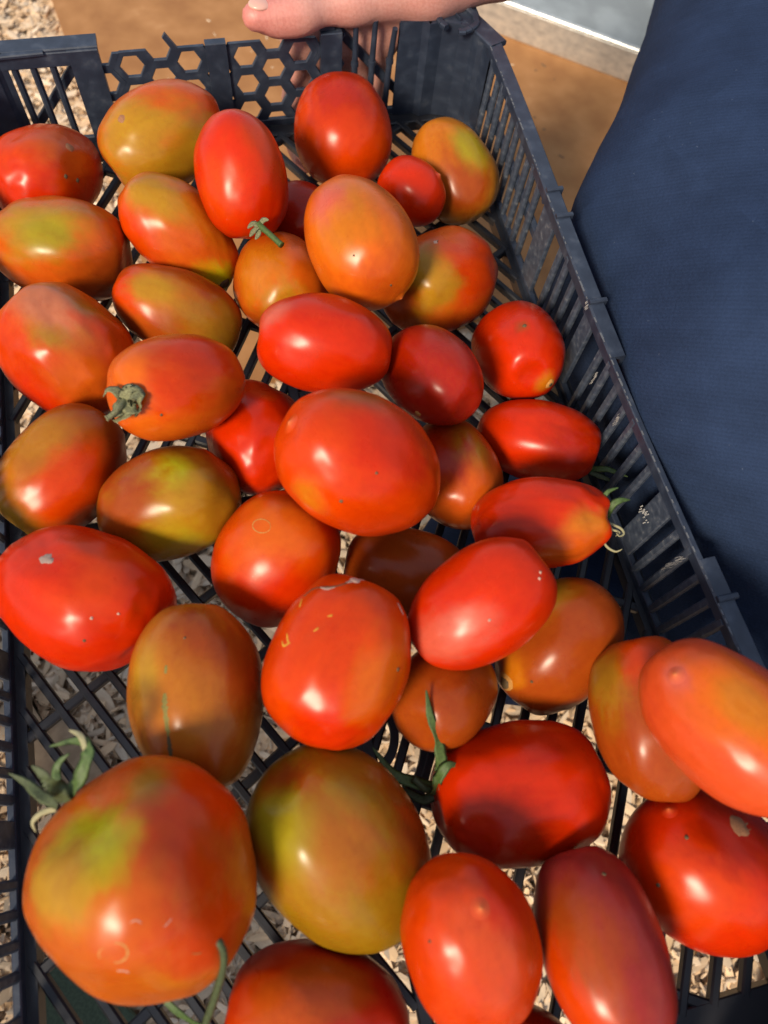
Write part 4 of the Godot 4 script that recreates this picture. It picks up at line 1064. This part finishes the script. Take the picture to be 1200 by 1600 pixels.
	blotch(29, "stem_scar", "bark", 0.0036, Vector3(0.54, 0.77, -0.341), 1.2)
	blotch(17, "stem_scar", "tan", 0.0031, Vector3(-0.416, 0.887, 0.202), 0.5)
	blotch(17, "stem_scar", "bark", 0.0015, Vector3(-0.416, 0.887, 0.202), 0.9)
	blotch(9, "stem_scar", "bark", 0.0037, Vector3(0.512, 0.844, -0.158), 0.5)
	blotch(1, "scar", "tanscar", 0.0028, Vector3(0.96, -0.016, 0.278), 0.3)
	blotch(2, "scar", "tanscar", 0.0027, Vector3(0.625, 0.46, -0.631), 0.3)
	blotch(8, "speck", "pale", 0.0014, Vector3(0.655, 0.28, -0.702), 0.3)
	blotch(17, "speck", "bark", 0.0013, Vector3(0.776, 0.519, 0.358), 0.3)
	blotch(16, "stem_scar", "tan", 0.0020, Vector3(0.362, 0.455, -0.813), 0.3)
	blotch(7, "speck", "bark", 0.0006, Vector3(0.767, -0.615, 0.181), 0.1)
	blotch(7, "speck", "bark", 0.0005, Vector3(0.135, -0.987, -0.093), 0.1)
	blotch(29, "speck", "bark", 0.0008, Vector3(0.856, 0.517, 0.024), 0.1)
	blotch(30, "speck", "bark", 0.0006, Vector3(0.81, -0.576, -0.109), 0.1)
	blotch(14, "speck", "bark", 0.0008, Vector3(0.669, 0.627, 0.398), 0.1)
	blotch(21, "speck", "bark", 0.0007, Vector3(0.98, -0.199, -0.001), 0.1)
	blotch(21, "speck", "bark", 0.0009, Vector3(0.777, -0.308, -0.549), 0.1)
	blotch(37, "speck", "bark", 0.0010, Vector3(0.529, -0.823, 0.206), 0.1)
	blotch(37, "speck", "bark", 0.0010, Vector3(0.395, -0.785, -0.477), 0.1)
	blotch(39, "speck", "bark", 0.0010, Vector3(0.733, 0.565, -0.38), 0.1)
	blotch(1, "speck", "bark", 0.0014, Vector3(0.917, -0.372, -0.146), 0.1)
	blotch(1, "speck", "bark", 0.0014, Vector3(0.934, -0.179, -0.309), 0.1)
	blotch(31, "speck", "bark", 0.0008, Vector3(0.613, 0.075, -0.786), 0.1)
	blotch(38, "speck", "bark", 0.0006, Vector3(0.593, -0.61, -0.526), 0.1)
	blotch(11, "speck", "bark", 0.0008, Vector3(0.582, -0.096, -0.808), 0.1)
	blotch(27, "speck", "bark", 0.0008, Vector3(0.676, -0.523, 0.519), 0.1)
	blotch(28, "speck", "pale", 0.0007, Vector3(0.58, 0.805, -0.123), 0.1)
	blotch(28, "speck", "pale", 0.0007, Vector3(0.637, 0.745, -0.197), 0.1)
	blotch(28, "speck", "pale", 0.0006, Vector3(0.953, -0.014, -0.301), 0.1)
	blotch(27, "speck", "pale", 0.0008, Vector3(0.803, -0.556, 0.215), 0.1)
	blotch(27, "speck", "pale", 0.0006, Vector3(0.643, -0.765, 0.033), 0.1)
	blotch(36, "speck", "pale", 0.0008, Vector3(0.799, -0.599, 0.048), 0.1)
	nipple(21, Vector3(0.028, -0.999, 0.028))
	nipple(5, Vector3(-0.012, -0.473, -0.881))
	nipple(7, Vector3(-0.28, -0.949, -0.144))
	nipple(38, Vector3(0.534, -0.804, 0.262))
	nipple(36, Vector3(0.803, -0.595, 0.015))
	nipple(37, Vector3(0.179, -0.907, 0.382))
	sepal(3, "stem", "calyx_green", 0.00170, 0.0, [Vector3(-0.0046, 0.0673, 0.1547), Vector3(-0.0025, 0.068, 0.1593), Vector3(0.0008, 0.0684, 0.1649), Vector3(0.0051, 0.0683, 0.1722)])
	sepal(3, "sepal", "calyx_dry", 0.00158, 0.6, [Vector3(-0.0048, 0.0678, 0.1561), Vector3(-0.0077, 0.0685, 0.1554), Vector3(-0.0109, 0.068, 0.1576)])
	sepal(3, "sepal", "calyx_dry", 0.00158, 0.6, [Vector3(-0.0049, 0.0676, 0.1567), Vector3(-0.0081, 0.0669, 0.1592), Vector3(-0.0106, 0.0663, 0.1618)])
	sepal(3, "sepal", "calyx_dry", 0.00158, 0.6, [Vector3(-0.0041, 0.0679, 0.1562), Vector3(-0.0016, 0.0697, 0.1548), Vector3(0.001, 0.0706, 0.1561)])
	sepal(3, "sepal", "calyx_dry", 0.00158, 0.6, [Vector3(-0.0043, 0.0673, 0.1575), Vector3(-0.0057, 0.0665, 0.1611), Vector3(-0.0079, 0.0659, 0.1638)])
	sepal(14, "sepal", "calyx_dry", 0.00216, 0.9, [Vector3(-0.0792, 0.0926, 0.2707), Vector3(-0.0818, 0.0965, 0.2681), Vector3(-0.0852, 0.0965, 0.2668), Vector3(-0.088, 0.0935, 0.2676)])
	sepal(14, "sepal", "calyx_dry", 0.00396, 0.9, [Vector3(-0.0795, 0.0936, 0.2709), Vector3(-0.0745, 0.0992, 0.2725), Vector3(-0.0725, 0.0974, 0.275), Vector3(-0.0729, 0.0931, 0.2774)])
	sepal(14, "sepal", "calyx_dry", 0.00324, 0.9, [Vector3(-0.0789, 0.0944, 0.2718), Vector3(-0.0767, 0.0956, 0.2776), Vector3(-0.0741, 0.0945, 0.2787), Vector3(-0.0753, 0.0912, 0.2784)])
	sepal(14, "sepal", "calyx_dry", 0.00324, 0.9, [Vector3(-0.079, 0.0941, 0.2723), Vector3(-0.0819, 0.095, 0.2772), Vector3(-0.0855, 0.0938, 0.2785), Vector3(-0.0877, 0.0914, 0.2782)])
	sepal(14, "sepal", "calyx_dry", 0.00288, 0.9, [Vector3(-0.0793, 0.0945, 0.2712), Vector3(-0.0757, 0.0989, 0.2701), Vector3(-0.0729, 0.0982, 0.2701), Vector3(-0.072, 0.0957, 0.2713)])
	sepal(14, "sepal", "calyx_dry", 0.00216, 0.9, [Vector3(-0.0789, 0.0948, 0.2734), Vector3(-0.0781, 0.0958, 0.2794), Vector3(-0.082, 0.0936, 0.2806), Vector3(-0.0854, 0.0915, 0.279)])
	sepal(14, "stem", "calyx_dry", 0.00130, 0.0, [Vector3(-0.0791, 0.0943, 0.2718), Vector3(-0.0813, 0.0973, 0.2771), Vector3(-0.0843, 0.0977, 0.2801), Vector3(-0.0868, 0.0978, 0.2816)])
	sepal(18, "sepal", "calyx_green", 0.00158, 0.7, [Vector3(0.1511, 0.0183, 0.3109), Vector3(0.1573, 0.0224, 0.3142), Vector3(0.1618, 0.0239, 0.3178), Vector3(0.1679, 0.0234, 0.3215)])
	sepal(18, "sepal", "calyx_dark", 0.00144, 0.7, [Vector3(0.1508, 0.0176, 0.3125), Vector3(0.1568, 0.0179, 0.317), Vector3(0.1625, 0.0172, 0.321)])
	sepal(19, "sepal", "calyx_green", 0.00144, 0.6, [Vector3(0.1287, 0.0588, 0.3549), Vector3(0.1275, 0.065, 0.35), Vector3(0.129, 0.0702, 0.3459), Vector3(0.1351, 0.0706, 0.3446)])
	sepal(19, "sepal", "calyx_green", 0.00187, 0.6, [Vector3(0.1295, 0.0593, 0.354), Vector3(0.1309, 0.065, 0.3513), Vector3(0.1347, 0.0683, 0.3502), Vector3(0.1404, 0.067, 0.3504)])
	sepal(19, "sepal", "calyx_pale", 0.00050, 0.5, [Vector3(0.1286, 0.0594, 0.3562), Vector3(0.1315, 0.0599, 0.3587), Vector3(0.1343, 0.0604, 0.3614), Vector3(0.1348, 0.0604, 0.3642), Vector3(0.1321, 0.0607, 0.3651), Vector3(0.1305, 0.0621, 0.3637)])
	sepal(19, "sepal", "calyx_pale", 0.00050, 0.5, [Vector3(0.1258, 0.0557, 0.3642), Vector3(0.1272, 0.0554, 0.368), Vector3(0.13, 0.0559, 0.3707), Vector3(0.1327, 0.0575, 0.3706)])
	sepal(19, "sepal", "calyx_pale", 0.00050, 0.5, [Vector3(0.1288, 0.0598, 0.3554), Vector3(0.1303, 0.0591, 0.3601), Vector3(0.1333, 0.0596, 0.3629), Vector3(0.1308, 0.0597, 0.3644)])
	sepal(40, "sepal", "calyx_green", 0.00245, 0.8, [Vector3(-0.1152, 0.0896, 0.4287), Vector3(-0.1081, 0.0966, 0.4251), Vector3(-0.1031, 0.102, 0.4193), Vector3(-0.1023, 0.1019, 0.4144), Vector3(-0.1076, 0.0981, 0.4111), Vector3(-0.1181, 0.0923, 0.4102)])
	sepal(40, "sepal", "calyx_dark", 0.00317, 0.9, [Vector3(-0.1135, 0.0917, 0.4296), Vector3(-0.1151, 0.0974, 0.4257), Vector3(-0.1163, 0.1033, 0.4215), Vector3(-0.1204, 0.1043, 0.4173)])
	sepal(40, "sepal", "calyx_green", 0.00144, 0.6, [Vector3(-0.1154, 0.091, 0.4253), Vector3(-0.1169, 0.0908, 0.4197), Vector3(-0.1149, 0.0926, 0.4163), Vector3(-0.111, 0.094, 0.4144)])
	sepal(40, "sepal", "calyx_dark", 0.00202, 0.6, [Vector3(-0.1173, 0.0888, 0.4299), Vector3(-0.124, 0.085, 0.4257), Vector3(-0.1304, 0.0822, 0.4192), Vector3(-0.1366, 0.0809, 0.4146)])
	sepal(40, "sepal", "calyx_pale", 0.00101, 0.5, [Vector3(-0.1192, 0.0858, 0.4311), Vector3(-0.125, 0.0827, 0.431), Vector3(-0.1297, 0.0789, 0.433), Vector3(-0.13, 0.0753, 0.4364)])
	sepal(40, "sepal", "calyx_pale", 0.00101, 0.5, [Vector3(-0.1035, 0.1013, 0.4156), Vector3(-0.1043, 0.1031, 0.4108), Vector3(-0.1085, 0.1015, 0.4077)])
	sepal(34, "sepal", "calyx_green", 0.00259, 0.9, [Vector3(0.0236, 0.036, 0.4522), Vector3(0.0252, 0.0474, 0.4464), Vector3(0.0249, 0.0558, 0.4365), Vector3(0.023, 0.0644, 0.4253), Vector3(0.0234, 0.0682, 0.4162)])
	sepal(34, "sepal", "calyx_green", 0.00245, 0.7, [Vector3(0.021, 0.0365, 0.4554), Vector3(0.0231, 0.0477, 0.4501), Vector3(0.0273, 0.0522, 0.4462), Vector3(0.0324, 0.0505, 0.4472)])
	sepal(34, "sepal", "calyx_green", 0.00288, 0.8, [Vector3(0.0224, 0.033, 0.4539), Vector3(0.0145, 0.0356, 0.4496), Vector3(0.0057, 0.0365, 0.4439), Vector3(-0.0012, 0.0405, 0.4313)])
	sepal(34, "sepal", "calyx_dark", 0.00216, 0.7, [Vector3(0.0227, 0.0323, 0.4556), Vector3(0.0167, 0.0308, 0.4569), Vector3(0.0115, 0.0296, 0.4524), Vector3(0.0088, 0.0307, 0.4486)])
	sepal(34, "sepal", "calyx_dry", 0.00115, 0.6, [Vector3(0.0226, 0.0439, 0.454), Vector3(0.0268, 0.0506, 0.4553), Vector3(0.0303, 0.0522, 0.4528)])
	sepal(34, "stem", "calyx_dark", 0.00160, 0.0, [Vector3(0.0229, 0.0328, 0.4546), Vector3(0.0176, 0.0371, 0.4525), Vector3(0.0135, 0.0385, 0.4474)])
	sepal(41, "sepal", "calyx_dark", 0.00140, 0.0, [Vector3(-0.0841, 0.047, 0.5149), Vector3(-0.0775, 0.0625, 0.5062), Vector3(-0.0697, 0.0838, 0.4947), Vector3(-0.0671, 0.0934, 0.4883), Vector3(-0.0676, 0.0971, 0.4844), Vector3(-0.0692, 0.0949, 0.4839)])
	sepal(41, "sepal", "calyx_green", 0.00144, 0.5, [Vector3(-0.0833, 0.0468, 0.5155), Vector3(-0.0885, 0.0603, 0.5071), Vector3(-0.093, 0.0644, 0.5007), Vector3(-0.0987, 0.0634, 0.4955)])
	tag(put("blue_shade_leg", nets([[Vector3(-0.37, -0.06, 0.72), Vector3(-0.335, -0.05, 0.4), 0.100, 0.090], [Vector3(-0.335, -0.05, 0.4), Vector3(-0.42, -0.27, 0.28), 0.090, 0.070]], 0.03, 0.010, 0.006, 300.0), mats.blue_shade_leg), "blue trouser leg seen through the slats of the left crate wall, enlarged to shade the ground", "cloth")  # leg glimpsed through the slats, enlarged to cast shade on the chips
	person()

func person() -> void:
	var root := thing("person", "person in navy twill trousers holding the far rim of the crate with one bare hand", "person")
	var hand := nets([[Vector3(0.0184, 0.0789, 0.002), Vector3(0.0443, 0.0768, -0.002), 0.0080, 0.0098],
		[Vector3(0.0443, 0.0768, -0.002), Vector3(0.0817, 0.0769, -0.01), 0.0095, 0.0125],
		[Vector3(0.0817, 0.0769, -0.01), Vector3(0.1324, 0.078, -0.02), 0.0135, 0.0210],
		[Vector3(0.1324, 0.078, -0.02), Vector3(0.1877, 0.0877, -0.03), 0.0220, 0.0240],
		[Vector3(0.1877, 0.0877, -0.03), Vector3(0.248, 0.1244, -0.06), 0.0250, 0.0330],
		[Vector3(0.0323, 0.0748, -0.001), Vector3(0.0483, 0.0768, -0.002), 0.0098, 0.0095],
		[Vector3(0.1379, 0.0729, -0.025), Vector3(0.05, 0.046, -0.024), 0.0170, 0.0105],
		[Vector3(0.05, 0.046, -0.024), Vector3(0.069, 0.043, -0.025), 0.0105, 0.0105],
		[Vector3(0.05, 0.046, -0.024), Vector3(0.046, 0.004, -0.021), 0.0100, 0.0092],
		[Vector3(0.046, 0.004, -0.021), Vector3(0.044, -0.0195, -0.004), 0.0092, 0.0085],
		[Vector3(0.044, -0.0195, -0.004), Vector3(0.042, -0.0205, 0.016), 0.0085, 0.0072],
		[Vector3(0.1416, 0.0736, -0.0257), Vector3(0.069, 0.043, -0.025), 0.0170, 0.0105],
		[Vector3(0.069, 0.043, -0.025), Vector3(0.088, 0.043, -0.025), 0.0105, 0.0105],
		[Vector3(0.069, 0.043, -0.025), Vector3(0.065, 0.004, -0.021), 0.0100, 0.0092],
		[Vector3(0.065, 0.004, -0.021), Vector3(0.063, -0.0195, -0.004), 0.0092, 0.0085],
		[Vector3(0.063, -0.0195, -0.004), Vector3(0.061, -0.0205, 0.016), 0.0085, 0.0072],
		[Vector3(0.1453, 0.0742, -0.0263), Vector3(0.088, 0.043, -0.025), 0.0170, 0.0105],
		[Vector3(0.088, 0.043, -0.025), Vector3(0.106, 0.046, -0.024), 0.0105, 0.0105],
		[Vector3(0.088, 0.043, -0.025), Vector3(0.084, 0.004, -0.021), 0.0100, 0.0092],
		[Vector3(0.084, 0.004, -0.021), Vector3(0.082, -0.0195, -0.004), 0.0092, 0.0085],
		[Vector3(0.082, -0.0195, -0.004), Vector3(0.08, -0.0205, 0.016), 0.0085, 0.0072],
		[Vector3(0.149, 0.0749, -0.027), Vector3(0.106, 0.046, -0.024), 0.0170, 0.0105],
		[Vector3(0.106, 0.046, -0.024), Vector3(0.106, 0.046, -0.024), 0.0105, 0.0105],
		[Vector3(0.106, 0.046, -0.024), Vector3(0.102, 0.006, -0.021), 0.0100, 0.0092],
		[Vector3(0.102, 0.006, -0.021), Vector3(0.1, -0.0195, -0.004), 0.0092, 0.0085],
		[Vector3(0.1, -0.0195, -0.004), Vector3(0.098, -0.0205, 0.01), 0.0085, 0.0072]], 0.009, 0.0033)
	var arr := hand.surface_get_arrays(0)
	var vs: PackedVector3Array = arr[Mesh.ARRAY_VERTEX]
	var cl := PackedColorArray()
	for p in vs:
		var pink := clampf(1.0 - p.distance_to(Vector3(0.0184, 0.0789, 0.002)) / 0.035, 0.0, 1.0) * 0.8 + clampf(-p.y / 0.02, 0.0, 1.0) * 0.5
		pink = clampf(pink + 0.35 * noise.get_noise_3dv(p * 2600.0), 0.0, 1.0)
		cl.append(Color(0.56, 0.28, 0.235).lerp(Color(0.54, 0.16, 0.14), pink))
	put("hand_and_forearm", indexed(vs, arr[Mesh.ARRAY_INDEX], cl), mats.skin, root)
	var nail_shape := SphereMesh.new()
	nail_shape.radius = 1.0
	nail_shape.height = 2.0
	nail_shape.radial_segments = 24
	nail_shape.rings = 12
	var nail := put("thumbnail", nail_shape, mats.nail, root)
	nail.transform = Transform3D(Basis(Vector3(0.00709, -0.00059, -0.0011), Vector3(0.00018, 0.00258, -0.00022), Vector3(0.00098, 0.00044, 0.00611)), Vector3(0.0223, 0.0854, 0.0009))
	put("trouser_leg", weave(nets([[Vector3(0.9, 0.04, -0.7), Vector3(0.285, 0.04, 0.19), 0.130, 0.096], [Vector3(0.285, 0.04, 0.19), Vector3(0.27, 0.062, 0.305), 0.096, 0.100], [Vector3(0.27, 0.062, 0.305), Vector3(0.375, 0.045, 0.56), 0.100, 0.120], [Vector3(0.285, -0.05, 0.19), Vector3(0.275, -0.055, 0.42), 0.098, 0.098], [Vector3(0.375, 0.045, 0.56), Vector3(0.6, 0.02, 0.9), 0.120, 0.140]], 0.03, 0.012, 0.0035, 900.0), Vector3(-0.45, 0.75, 0.45).normalized(), 0.2), mats.navy_twill, root)
	put("trouser_leg", weave(nets([[Vector3(0.135, -0.125, 0.335), Vector3(0.42, -0.13, 0.36), 0.075, 0.095], [Vector3(0.135, -0.125, 0.335), Vector3(0.21, -0.28, 0.2), 0.070, 0.050]], 0.03, 0.010, 0.003, 900.0), Vector3(-0.1, 0.95, 0.2).normalized(), 0.2), mats.navy_twill, root)
